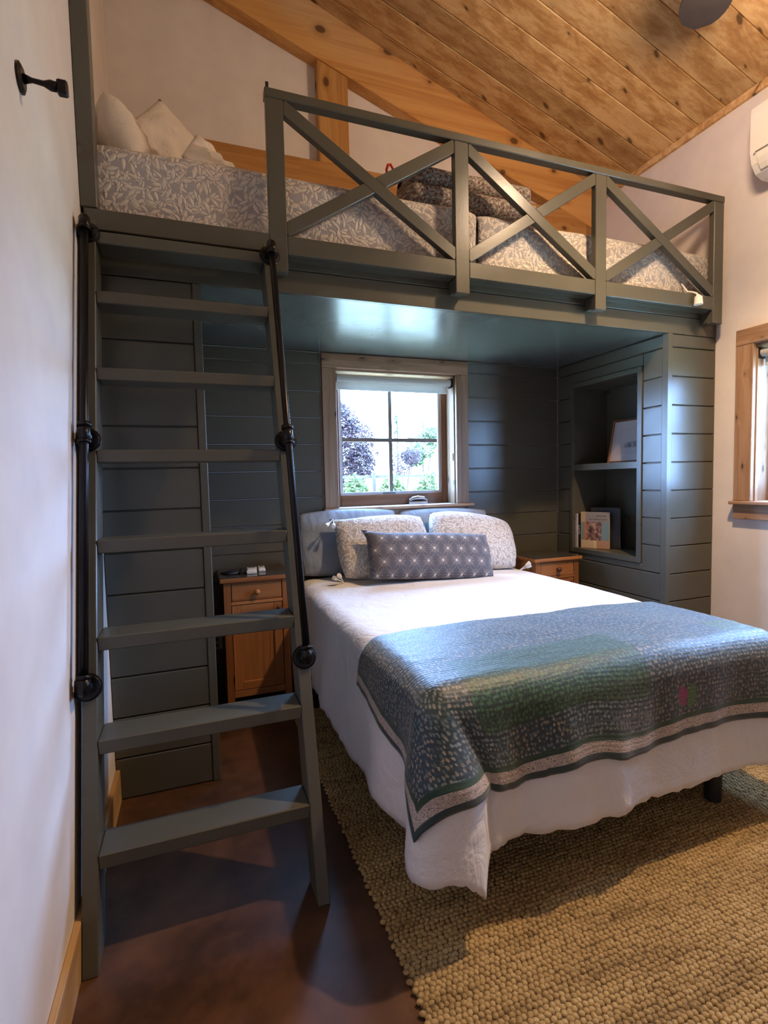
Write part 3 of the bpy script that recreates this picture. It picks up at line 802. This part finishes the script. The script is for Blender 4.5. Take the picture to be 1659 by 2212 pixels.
def weld(o):
    bm = bmesh.new(); bm.from_mesh(o.data); bmesh.ops.remove_doubles(bm, verts=bm.verts, dist=.0006)
    bmesh.ops.recalc_face_normals(bm, faces=bm.faces); bm.to_mesh(o.data); bm.free()
    for p in o.data.polygons: p.use_smooth = True
def pillow(name, label, dims, mat, loc, rot, group=None, cat='pillow', pinch=.06, wr=.012, seed=1, ear=0, tassel=None):
    t = thing(name, label, cat, (0, 0, 0), group)
    w, h, th = dims
    c = obj('cover', pillow_mb(w, h, th, 28, pinch, wr, seed, ear), mat, t); weld(c)
    if tassel:
        for (sx, sz) in tassel:
            base = Vector((sx*w/2*.985, 0, sz*h/2*.985)); d = Vector((sx*.7, -.25, sz*.35-.35)).normalized()
            for k in range(2):
                e = base + ((Vector((sx*.012, -.03, -.04)) if k == 0 else Vector((sx*.038, -.02, -.032))) if sz > 0 else (Vector((sx*.045, -.030, .016)) if k == 0 else Vector((sx*.030, -.050, .020))))
                ts_ = obj('tassel', MB().tube([base, base.lerp(e, .5), e], [.003, .003, .004], 6).tube([e, e+(e-base).normalized()*.012, e+(e-base).normalized()*.04], [.005, .012, .014], 10), 'pom_cotton', t)
    t.location = loc; t.rotation_euler = rot; return t
TOP = .752
R_ = math.radians
pillow('pillow', 'large blue grey linen pillow leaning at the bed head, nearer the ladder', (.74, .46, .14), 'blue_linen', (1.385, .968, TOP+.220), (R_(-11), 0, R_(1)), None, seed=3, pinch=.05, wr=.02)
pillow('pillow', 'large blue grey linen pillow behind leaf print pillow, on the niche side', (.76, .44, .14), 'blue_linen', (2.13, .974, TOP+.207), (R_(-10), R_(1.5), R_(-1)), None, seed=5, pinch=.05, wr=.02)
pillow('pillow', 'upright beige leaf print pillow with white tassels against a blue pillow', (.67, .44, .22), 'leaf_pillow', (1.568, .768, TOP+.200), (R_(-24), R_(-1), R_(2)), None, seed=2, pinch=.075, ear=1, tassel=((-1, 1), (-1, -1)))
pillow('pillow', 'slumped beige leaf print pillow with white tassels beside the wooden nightstand', (.68, .43, .22), 'leaf_pillow', (2.240, .752, TOP+.200), (R_(-33), R_(9), R_(-3)), None, seed=4, pinch=.075, tassel=((1, -1),))
pillow('lumbar_pillow', 'long charcoal lumbar pillow embroidered with pale starbursts', (.85, .31, .19), 'star_cloth', (1.795, .512, TOP+.150), (R_(-27), R_(3.5), R_(-4)), None, seed=6, pinch=.02, ear=.9)

# ------------------------------------------------------------ nightstands
def nightstand(label, W_=.43, D_=.38, H_=.835):
    t = thing('nightstand', label, 'nightstand')
    x0, x1 = -W_/2+.02, W_/2-.02; y0, y1 = 0.018, D_-.01; zt = H_-.030
    obj('top', box(-W_/2, W_/2, 0, D_, zt, H_-.004), 'night_X', t, .004)
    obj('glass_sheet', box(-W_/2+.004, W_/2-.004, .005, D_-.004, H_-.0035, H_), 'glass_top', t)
    st = .042
    for (a, b) in ((x0, x0+st), (x1-st, x1)):
        for (c, d) in ((y0, y0+.04), (y1-.04, y1)):
            obj('leg', box(a, b, c, d, 0, zt-.0005), 'night_Z', t, .002)
    for a in (x0+.004, x1-.016): obj('side_panel', box(a, a+.012, y0+.041, y1-.041, .10, zt-.0005), 'night_Z', t)
    obj('back_panel', box(x0+st, x1-st, y1-.012, y1, .10, zt-.0005), 'night_Z', t)
    obj('bottom_rail', box(x0+st+.0005, x1-st-.0005, y0+.003, y0+.03, .095, .135), 'night_X', t, .002)
    obj('shelf_board', box(x0+st+.0005, x1-st-.0005, y0+.031, y1-.013, .12, .135), 'night_X', t)
    obj('top_rail', box(x0+st+.0005, x1-st-.0005, y0+.006, y0+.03, zt-.012, zt-.0005), 'night_X', t)
    obj('middle_rail', MB().box(x0+st+.0005, x1-st-.0005, y0, y0+.03, zt-.140, zt-.120), 'night_X', t, .002)
    dr = obj('drawer', box(x0+st+.004, x1-st-.004, y0+.002, y0+.03, zt-.118, zt-.014), 'night_X', t, .003)
    kz = zt-.066
    obj('knob', MB().tube([(0, y0+.002, kz), (0, y0-.012, kz)], .009, 10).ball((0, y0-.022, kz), .019, 14, 10, (1, .75, 1)), 'night_X', dr, smooth=True)
    dz0, dz1 = .139, zt-.144; da, db = x0+st+.003, x1-st-.004; fw_ = .05
    dd = obj('door', MB().box(da+fw_-.01, db-fw_+.01, y0+.014, y0+.022, dz0+fw_-.01, dz1-fw_+.01), 'night_Z', t)
    obj('door_stile', box(da, da+fw_, y0+.002, y0+.024, dz0, dz1), 'night_Z', dd, .002); obj('door_stile', box(db-fw_, db, y0+.002, y0+.024, dz0, dz1), 'night_Z', dd, .002)
    obj('door_rail', box(da+fw_+.0005, db-fw_-.0005, y0+.003, y0+.024, dz0, dz0+fw_), 'night_X', dd, .002); obj('door_rail', box(da+fw_+.0005, db-fw_-.0005, y0+.003, y0+.024, dz1-fw_, dz1), 'night_X', dd, .002)
    obj('knob', MB().tube([(db-.024, y0+.002, dz1-.03), (db-.024, y0-.008, dz1-.03)], .006, 10).ball((db-.024, y0-.014, dz1-.03), .012, 12, 8, (1, .75, 1)), 'knob_dark', dd, smooth=True)
    for hz_ in (dz0+.05, dz1-.08): obj('hinge', MB().tube([(da-.001, y0-.001, hz_), (da-.001, y0-.001, hz_+.045)], .003, 8), 'dark_metal', dd)
    return t
n1_ = nightstand('orange pine nightstand with remotes on its top, behind the ladder')
n1_.location = (.702, .672, 0)
n2_ = copy_tree(n1_); n2_['label'] = 'orange pine nightstand between the bed and the shelf niche'
n2_.location = (2.885, .610, -.0)
n2_.scale = (1, 1, .957)
for ch in n2_.children:
    if ch.name.startswith('drawer'):
        for k in ch.children: k.data = k.data.copy(); k.data.materials[0] = MATS['knob_dark']

# on the near nightstand
NT = .835
def remote(label, w, l, h, loc, rz, scr):
    t = thing('remote_control', label, 'remote')
    obj('body', box(-w/2, w/2, -l/2, l/2, 0, h), 'white_plastic', t, .005, seg=2)
    obj('screen', box(-w/2+.008, w/2-.008, l/2-scr, l/2-.012, h-.0005, h+.001), 'grey_plastic', t)
    obj('cover_lid', box(-w/2+.006, w/2-.006, -l/2+.015, l/2-scr-.008, h-.0005, h+.0012), 'white_plastic', t, .0005)
    for k in range(2): obj('button', box(-w/2+.012+k*.018, -w/2+.024+k*.018, l/2-scr-.007, l/2-scr-.001, h-.0005, h+.002), 'grey_plastic', t)
    t.location = loc; t.rotation_euler = (0, 0, rz); return t
remote('wider white remote control next to the slim one on the nightstand', .062, .15, .022, (.690, .835, NT), R_(-6), .045)
remote('slim rounded white remote control beside the wider one on the nightstand', .042, .14, .019, (.757, .885, NT), R_(-4), .06)
mk = MB()
mk.grid(lambda u, v: Vector((u*.055, v*.045+.02*u*u, .006+.016*(1-u*u)*(1-v*v)+.006*noise.noise(Vector((u*3, v*3, 1))))), lin(-1, 1, 12), lin(-1, 1, 10))
mk2 = obj('eye_mask', mk, 'eye_mask', None, smooth=True); md = mk2.modifiers.new('t', 'SOLIDIFY'); md.thickness = .008; md.offset = -1
mk2.location = (.575, .84, NT+.006); mk2.rotation_euler = (0, 0, .5)
tag(mk2, 'crumpled dark navy eye mask on the nightstand behind the ladder', 'eye mask')
ob_ = obj('black_case', MB().prism([(-.03, 0), (.03, 0), (.03, .014), (.018, .024), (-.018, .024), (-.03, .014)], 'y', -.045, .045), 'black_plastic', None, .003)
ob_.location = (.643, .83, NT); tag(ob_, 'small black case between the eye mask and remotes on nightstand', 'case')
ol = thing('wall_outlet', 'pale wall outlet low on the boards behind the nightstand', 'outlet', (.455, BF, .33))
obj('cover_plate', box(.437, .505, BF-.006, BF-.0005, .30, .39), 'white_plastic', ol, .002)
for k in (0, 1): obj('socket', box(.459, .483, BF-.0075, BF-.0062, .312+k*.04, .338+k*.04), 'grey_plastic', ol, .001)

# ------------------------------------------------------------ niche contents
def book(label, w, h, d, loc, rz, tilt, cover, spine):
    """w thick (x), d deep (y), h tall; spine faces -y, cover faces +x after rotation"""
    t = thing('book', label, 'book')
    obj('pages', box(-w/2+.002, w/2-.002, .003, d-.003, .002, h-.003), 'paper', t)
    sp = MB().add([(-w/2, 0, 0), (w/2, 0, 0), (w/2, 0, h), (-w/2, 0, h), (-w/2, .0025, 0), (w/2, .0025, 0), (w/2, .0025, h), (-w/2, .0025, h)],
        [(0, 1, 2, 3), (7, 6, 5, 4), (0, 4, 5, 1), (3, 2, 6, 7), (0, 3, 7, 4), (1, 5, 6, 2)], [(0, 0), (1, 0), (1, 1), (0, 1)]*2)
    obj('spine', sp, spine, t)
    for sx in (-1, 1):
        a, b = sx*w/2, sx*(w/2-.002)
        cv = MB().add([(a, .0025, 0), (a, d, 0), (a, d, h), (a, .0025, h), (b, .0025, 0), (b, d, 0), (b, d, h), (b, .0025, h)],
            [(0, 1, 2, 3), (7, 6, 5, 4), (0, 4, 5, 1), (3, 2, 6, 7), (0, 3, 7, 4), (1, 5, 6, 2)], [(0, 0), (1, 0), (1, 1), (0, 1)]*2)
        obj('cover', cv, cover, t)
    t.location = loc; t.rotation_euler = (0, tilt, rz); return t
# the cookbook leans back, its cover to the room
bk = book('cookbook with photo cover leaning open-faced in the niche', .028, .285, .215, (3.264, .808, NZ0+.003), R_(-152), 0, 'cookbook_cover', 'cookbook_spine')
book('thin book with white spine standing in the niche corner', .022, .268, .20, (3.256, .8565, NZ0+.002), R_(-90), 0, 'paper', 'white_spine')
book('black book with bold white spine lettering standing in the niche', .024, .272, .21, (3.262, .8325, NZ0+.002), R_(-90), 0, 'black_plastic', 'black_spine')
book('tall dark book standing hidden behind the cookbook in the niche', .03, .318, .22, (3.345, .790, NZ0+.003), R_(-152), 0, 'black_plastic', 'black_plastic')

pf = thing('framed_picture', 'small landscape etching in a thin wooden frame leaning on the niche shelf', 'picture')
PW, PH = .46, .335
def pbox(x0, x1, z0, z1, y0, y1): return box(x0, x1, y0, y1, z0, z1)
obj('frame_side', pbox(0, .014, 0, PH, -.012, .01), 'night_Z', pf, .002); obj('frame_side', pbox(PW-.014, PW, 0, PH, -.012, .01), 'night_Z', pf, .002)
obj('frame_side', pbox(.0145, PW-.0145, 0, .014, -.012, .01), 'sash_X', pf, .002); obj('frame_side', pbox(.0145, PW-.0145, PH-.014, PH, -.012, .01), 'sash_X', pf, .002)
obj('print', MB().add([(.014, -.003, .014), (PW-.014, -.003, .014), (PW-.014, -.003, PH-.014), (.014, -.003, PH-.014)], [(0, 1, 2, 3)], [(0, 0), (1, 0), (1, 1), (0, 1)]), 'etching_print', pf)
obj('backing', pbox(.014, PW-.014, .014, PH-.014, .0, .006), 'paper', pf)
pf.location = (3.425, .70, 1.489); pf.rotation_euler = (R_(-11), 0, R_(-90))

# ------------------------------------------------------------ loft bedding
LM0, LM1 = .045, .97
tag(obj('loft_mattress', box(.03, 1.80, LM0+.03, LM1, 2.501, 2.80), 'mattress_cloth', None, .04, seg=3), 'pale mattress on the loft deck under the leaf quilt, at the ladder end', 'mattress')
tag(obj('loft_mattress', box(1.90, 3.52, LM0+.03, LM1, 2.501, 2.78), 'mattress_cloth', None, .04, seg=3), 'pale mattress on the loft deck under the leaf quilt, at the niche end', 'mattress')
def spread(x0, x1, seed, top, bot):
    mb = MB()
    def fn(s, t):
        # t: 0 at back .. front edge .. hanging
        x = x0+s; L = LM1-LM0
        nz = noise.noise(Vector((x*2.4+seed, t*2, 3.)))
        endf = min(1, max(0, min(s, (x1-x0)-s)/.10)); endd = (1-endf)**2*.015
        if t < L: q = Vector((x, LM1-t, top+.012*nz-endd+.012))
        else:
            e = t-L; r = .05
            if e < r*pi/2: a = e/r; q = Vector((x, LM0-r*sin(a)*.9, top+.012*nz-endd+.012-r*(1-cos(a))))
            else:
                dn = r+(e-r*pi/2); yy = LM0-r*.9 + .022*noise.noise(Vector((x*3.3+seed, dn*3, 5.)))*min(1, dn/.2)
                yy = min(max(yy, -.040), .03) + dn*.03
                q = Vector((x, yy, max(bot+.006*nz, top+.012*nz+.012-endd*(.4)-dn)))
        return q
    n = int((x1-x0)/.03)
    return mb.grid(fn, lin(0, x1-x0, n), lin(0, LM1-LM0, 20)+lin(LM1-LM0+.012, LM1-LM0+.40, 26))
for (x0, x1, sd, lb) in ((.004, 1.842, 1, 'grey and cream leaf print bedspread on the loft, at the ladder end'), (1.858, 3.585, 9, 'grey and cream leaf print bedspread on the loft, at the niche end')):
    o_ = tag(obj('bedspread', spread(x0, x1, sd, 2.815 if sd == 1 else 2.80, 2.516), 'leaf_quilt', None, smooth=True), lb, 'bedspread')
    md = o_.modifiers.new('t', 'SOLIDIFY'); md.thickness = .010; md.offset = -1
tag(obj('cloth_tassel', MB().tube([(3.33, -.010, 2.60), (3.335, -.048, 2.540), (3.340, -.086, 2.523), (3.344, -.106, 2.510), (3.345, -.113, 2.495)], [.005, .006, .006, .006, .006], 8).tube([(3.345, -.113, 2.500), (3.345, -.1165, 2.485), (3.346, -.1165, 2.440)], [.008, .022, .026], 12), 'pom_cotton', None), 'white tassel hanging from the bedspread corner over the railing', 'tassel')
pillow('loft_pillow', 'large cream pillow leaning in the loft corner against the pale wall', (.38, .31, .21), 'pillow_cotton', (.135, .30, 2.84+.142), (R_(-24), R_(3), R_(87)), None, seed=11, wr=.03)
pillow('loft_pillow', 'white pillow standing on its corner in the loft, between two others', (.50, .47, .15), 'pillow_cotton', (.335, .66, 2.84+.315), (R_(-10), R_(40), R_(18)), None, seed=12, wr=.04, pinch=-.03)
pillow('loft_pillow', 'small crumpled white pillow lying on the loft bedspread by the wall beam', (.33, .24, .11), 'pillow_cotton', (.545, .40, 2.84+.158), (R_(-20), R_(32), R_(24)), None, seed=13, wr=.05, pinch=.0)
# folded blanket: two stacked rolls
bl = thing('folded_blanket', 'brown patterned blanket folded in two thick rolls on the loft bedspread', 'blanket', (2.0, .2, 2.84))
def rollmb(x0, x1, yc, z, rz, ry, seed):
    mb = MB(); n = 28; us_ = lin(0, 1, 40)
    L = x1-x0
    def fn(u, a):
        e = min(u, 1-u)*L; k = min(1, (e/.06+.05))**.5
        th = 2*pi*a
        c, s_ = cos(th), sin(th)
        sq = .78
        cc = math.copysign(abs(c)**sq, c); ss = math.copysign(abs(s_)**sq, s_)
        wob = .008*noise.noise(Vector((u*5+seed, a*4, 0)))
        return Vector((x0+L*u, yc+ry*cc*k+wob, z+(rz*ss)*k*(1+.10*noise.noise(Vector((u*4+seed, 0, 1))))+wob))
    mb.grid(fn, us_, lin(0, 1, n), lambda u, a: (u*L, a*.55)); return mb
r1_ = obj('roll', rollmb(1.46, 2.33, .21, 2.908, .070, .17, 1), 'blanket_print', bl, smooth=True); weld(r1_)
r2_ = obj('roll', rollmb(1.50, 2.30, .22, 3.016, .060, .16, 5), 'blanket_print', bl, smooth=True); weld(r2_)
rb_ = obj('ribbon_loop', MB().tube([(1.42, .20, 3.03), (1.415, .20, 3.07), (1.425, .20, 3.095), (1.44, .20, 3.10), (1.452, .20, 3.08), (1.47, .20, 3.05), (1.505, .20, 3.05)], [.006, .007, .008, .007, .006, .006, .006], 8), 'red_ribbon', bl, smooth=True)

# ------------------------------------------------------------ rug
RX0, RX1, RYa, RYb = .872, 3.30, -2.42, .545
rug = thing('jute_rug', 'chunky golden woven jute rug under the bed', 'rug', (2.1, -.9, 0))
obj('backing', box(RX0, RX1, RYa, RYb, 0, .010), 'jute_base', rug)
nb = MB(); px, py = .0172, .0150
yy = RYa+.006; row = 0
rr_ = random.Random(3)
HEX = [(cos(pi*k/3), sin(pi*k/3)) for k in range(6)]
while yy < RYb-.004:
    x = RX0+(row % 2)*px*.5 + rr_.uniform(-.004, .004)
    tw = .35 if row % 2 else -.35
    while x < RX1:
        vis = not (x > 1.25 and yy > -.75)
        if vis:
            a = tw+rr_.uniform(-.25, .25); ca, sa = cos(a), sin(a)
            l, w_ = px*.60*rr_.uniform(.85, 1.15), py*.58; h = .018*rr_.uniform(.8, 1.12)
            cx_, cy_ = x+rr_.uniform(-.002, .002), yy+rr_.uniform(-.002, .002)
            b0 = len(nb.v)
            for (zz, k) in ((.008, 1.0), (.008+(h-.008)*.62, .92)):
                for (hx, hy_) in HEX:
                    ex, ey = hx*l*k, hy_*w_*k
                    nb.v.append((cx_+ex*ca-ey*sa, cy_+ex*sa+ey*ca, zz))
            nb.v.append((cx_, cy_, h))
            for k in range(6):
                k2 = (k+1) % 6
                nb.f.append((b0+k, b0+k2, b0+6+k2, b0+6+k)); nb.f.append((b0+6+k, b0+6+k2, b0+12))
        x += px
    yy += py; row += 1
pile = obj('pile', nb, 'jute', rug, smooth=True); pile['kind'] = 'stuff'

# ------------------------------------------------------------ air conditioner, ceiling fan
ac = thing('air_conditioner', 'white split air conditioner high on the pale wall', 'air conditioner', (XR, -.76, 3.10))
A0, A1 = -1.18, -.335
prof = [(XR-.0005, 3.50), (3.49, 3.49), (3.462, 3.475), (3.455, 3.44), (3.455, 3.225), (3.470, 3.165), (3.505, 3.12), (3.56, 3.098), (XR-.0005, 3.098)]
obj('housing', MB().prism(prof, 'y', A0, A1), 'white_plastic', ac, .004)
obj('panel_gap', box(3.4535, 3.4552, A0+.02, A1-.035, 3.217, 3.225), 'grey_plastic', ac)
obj('flap', MB().prism([(3.455, 3.212), (3.460, 3.185), (3.475, 3.152), (3.492, 3.13), (3.488, 3.126), (3.470, 3.15), (3.455, 3.182), (3.450, 3.21)], 'y', A0+.05, A1-.045), 'white_plastic', ac)
obj('indicator', MB().ball((3.4545, A1-.03, 3.213), .005, 8, 6), 'chrome', ac)

FX, FY, FZ = 2.50, -1.00, 3.62
fan = thing('ceiling_fan', 'dark ceiling fan with broad leaf shaped blades and a lamp below', 'fan', (FX, FY, FZ))
obj('canopy', MB().tube([(FX, FY, zc(FX)+.0), (FX, FY, zc(FX)-.05), (FX, FY, zc(FX)-.075)], [.075, .07, .03], 20), 'dark_metal', fan)
obj('downrod', MB().tube([(FX, FY, zc(FX)-.07), (FX, FY, FZ+.08)], .013, 10), 'dark_metal', fan)
obj('motor', MB().tube([(FX, FY, FZ+.09), (FX, FY, FZ+.07), (FX, FY, FZ-.03), (FX, FY, FZ-.05)], [.05, .11, .11, .07], 24), 'dark_metal', fan)
bang = atan2(.51, .315)
for k in range(5):
    a = bang+k*2*pi/5; mb = MB(); d = Vector((cos(a), sin(a), 0)); n = Vector((-sin(a), cos(a), 0))
    P = []
    L = lin(.14, .60, 16)
    for i, r in enumerate(L):
        u = (r-.14)/.46; hw = .045+.065*sin(min(1, u*1.25)*pi/2); hw *= sqrt(max(0.0, 1-max(0, (u-.62)/.38)**2.4)) if u > .62 else 1
        hw = max(hw, .002)
        for sg in (-1, 1):
            for dz in (.004, -.004): P.append(Vector((FX, FY, FZ))+d*r+n*hw*sg+Vector((0, 0, dz+sg*hw*.16)))
    fs = []
    for i in range(15):
        b = i*4; fs += [(b, b+2, b+6, b+4), (b+1, b+5, b+7, b+3), (b, b+4, b+5, b+1), (b+2, b+3, b+7, b+6)]
    fs += [(0, 1, 3, 2), (60, 62, 63, 61)]
    mb.add(P, fs); bl_ = obj('blade', mb, 'fan_blade', fan)
    q0 = Vector((FX, FY, FZ)); obj('blade_iron', MB().tube([q0+d*.09, q0+d*.17+Vector((0, 0, -.008))], [.014, .012], 8), 'dark_metal', bl_)
g = G('lamp_glass'); em = g.n('ShaderNodeEmission'); em.inputs[0].default_value = (1, .74, .42, 1); em.inputs[1].default_value = 6
g.nt.links.new(em.outputs[0], g.nt.nodes['Material Output'].inputs[0]); MATS['lamp_glass'] = g.m
obj('lamp_globe', MB().ball((FX, FY, FZ-.12), .10, 18, 12, (1, 1, .8)), 'lamp_glass', fan, smooth=True)
ld = bpy.data.lights.new('fan_lamp_offscreen', 'POINT'); ld.energy = LAMP_W; ld.color = (1, .69, .45); ld.shadow_soft_size = .12
lo = bpy.data.objects.new('fan_lamp_offscreen', ld); C.objects.link(lo); lo.parent = fan; lo.location = (0, 0, -.26)
sd_ = bpy.data.lights.new('fan_downlight_offscreen', 'SPOT'); sd_.energy = SPOT_W; sd_.color = (1, .66, .36); sd_.spot_size = math.radians(128); sd_.spot_blend = .9; sd_.shadow_soft_size = .03
so_ = bpy.data.objects.new('fan_downlight_offscreen', sd_); C.objects.link(so_); so_.parent = fan; so_.location = (0, 0, -.26)

# ------------------------------------------------------------ garden beyond the windows
struct(obj('lawn', box(-40, 60, 1.6, 80, -.42, -.40), 'lawn'))
struct(obj('lawn', box(3.9, 60, -40, 1.59, -.42, -.40), 'lawn'))
struct(obj('lawn', box(-40, 3.89, -40, -5.0, -.42, -.40), 'lawn'))
def leaves(mb, c, rad, n, size, rnd, shell=.5):
    for _ in range(n):
        while True:
            v = Vector((rnd.uniform(-1, 1), rnd.uniform(-1, 1), rnd.uniform(-1, 1)))
            if shell < v.length < 1: break
        p = Vector((c[0]+v.x*rad[0], c[1]+v.y*rad[1], c[2]+v.z*rad[2]))
        a = Vector((rnd.gauss(0, 1), rnd.gauss(0, 1), rnd.gauss(0, .6))).normalized(); b = a.orthogonal().normalized()
        s_ = size*rnd.uniform(.6, 1.3)
        mb.add([p-a*s_, p+b*s_*.5, p+a*s_, p-b*s_*.5], [(0, 1, 2, 3)])
def tree(name, label, cat, base, trunk_h, clumps, mat, nleaf, size, seed, group=None):
    rnd = random.Random(seed)
    t = thing(name, label, cat, base, group); mb = MB(); tm = MB()
    tm.tube([base, (base[0]+.05, base[1], base[2]+trunk_h)], [.07, .045], 8)
    for (c, r) in clumps:
        leaves(mb, c, r, nleaf, size, rnd)
        tm.tube([(base[0]+.05, base[1], base[2]+trunk_h*.9), c], [.03, .01], 6)
    obj('foliage', mb, mat, t); obj('trunk', tm, 'soil_bark', t); return t
tree('plum_tree', 'tall purple leaved plum tree outside the alcove window', 'tree', (3.6, 9, -.4), 1.2,
     [((3.35, 9, 2.3), (.75, .7, .95)), ((3.8, 8.9, 2.05), (.66, .6, .75)), ((3.6, 9, 2.65), (.45, .4, .55)), ((4.05, 9, 1.8), (.35, .4, .4)), ((3.45, 9, 2.85), (.38, .4, .45)), ((3.95, 9, 2.35), (.42, .5, .5)), ((3.5, 9, 1.6), (.6, .6, .5))], 'plum_leaf', 1500, .040, 1)
tree('plum_tree', 'low purple shrubby tree between the hedge and fence, outside the window', 'tree', (5.95, 11, -.4), 1.2,
     [((5.9, 11, 1.85), (.42, .4, .38)), ((6.2, 11, 2.05), (.32, .3, .25))], 'plum_leaf', 800, .04, 2)
tree('leafy_tree', 'pale green leafy tree far behind the fence, outside the window', 'tree', (7.5, 13, -.4), 1.6,
     [((7.45, 13, 2.5), (.55, .5, .5)), ((7.9, 13, 2.8), (.45, .4, .35)), ((7.2, 13, 2.1), (.35, .3, .3))], 'shrub_leaf', 500, .075, 3)
for (x, lb, h) in ((13.4, 'distant blue green conifer, broader of two, beyond the garden', 6.0), (15.3, 'distant blue green conifer, narrower of two, beyond the garden', 6.2)):
    tree('conifer_tree', lb, 'tree', (x, 30, -.4), h*.9, [((x, 30, h-.4-.7*i), (.08+.15*i, .3, .4)) for i in range(1 if x > 14 else 0, 6)], 'conifer_leaf', 70 if x < 14 else 45, .11, int(x))
rnd = random.Random(5)
for i, x in enumerate((2.55, 3.32, 4.09, 4.86, 5.63)):
    t = thing('vine_shrub', 'bright green leafy vine growing along the garden fence', 'shrub', (x, 7.2, -.4), 'vines along the garden fence')
    mb = MB(); leaves(mb, (x, 7.1, .75), (.345, .33, .80), 2200, .05, rnd, .45); obj('foliage', mb, 'vine_leaf', t)
    obj('stem', MB().tube([(x, 7.2, -.4), (x, 7.2, .8)], .03, 6), 'soil_bark', t)
fn_ = thing('garden_fence', 'weathered wooden post and rail fence behind the vines', 'fence', (4.0, 7.75, -.4))
for x in (2.3, 3.93, 5.3, 6.9): obj('post', box(x-.035, x+.035, 7.7, 7.77, -.4, 1.56), 'fence_wood', fn_)
for z in (1.47, .9, .3): obj('rail', box(1.6, 7.6, 7.775, 7.82, z-.03, z+.03), 'fence_wood', fn_)
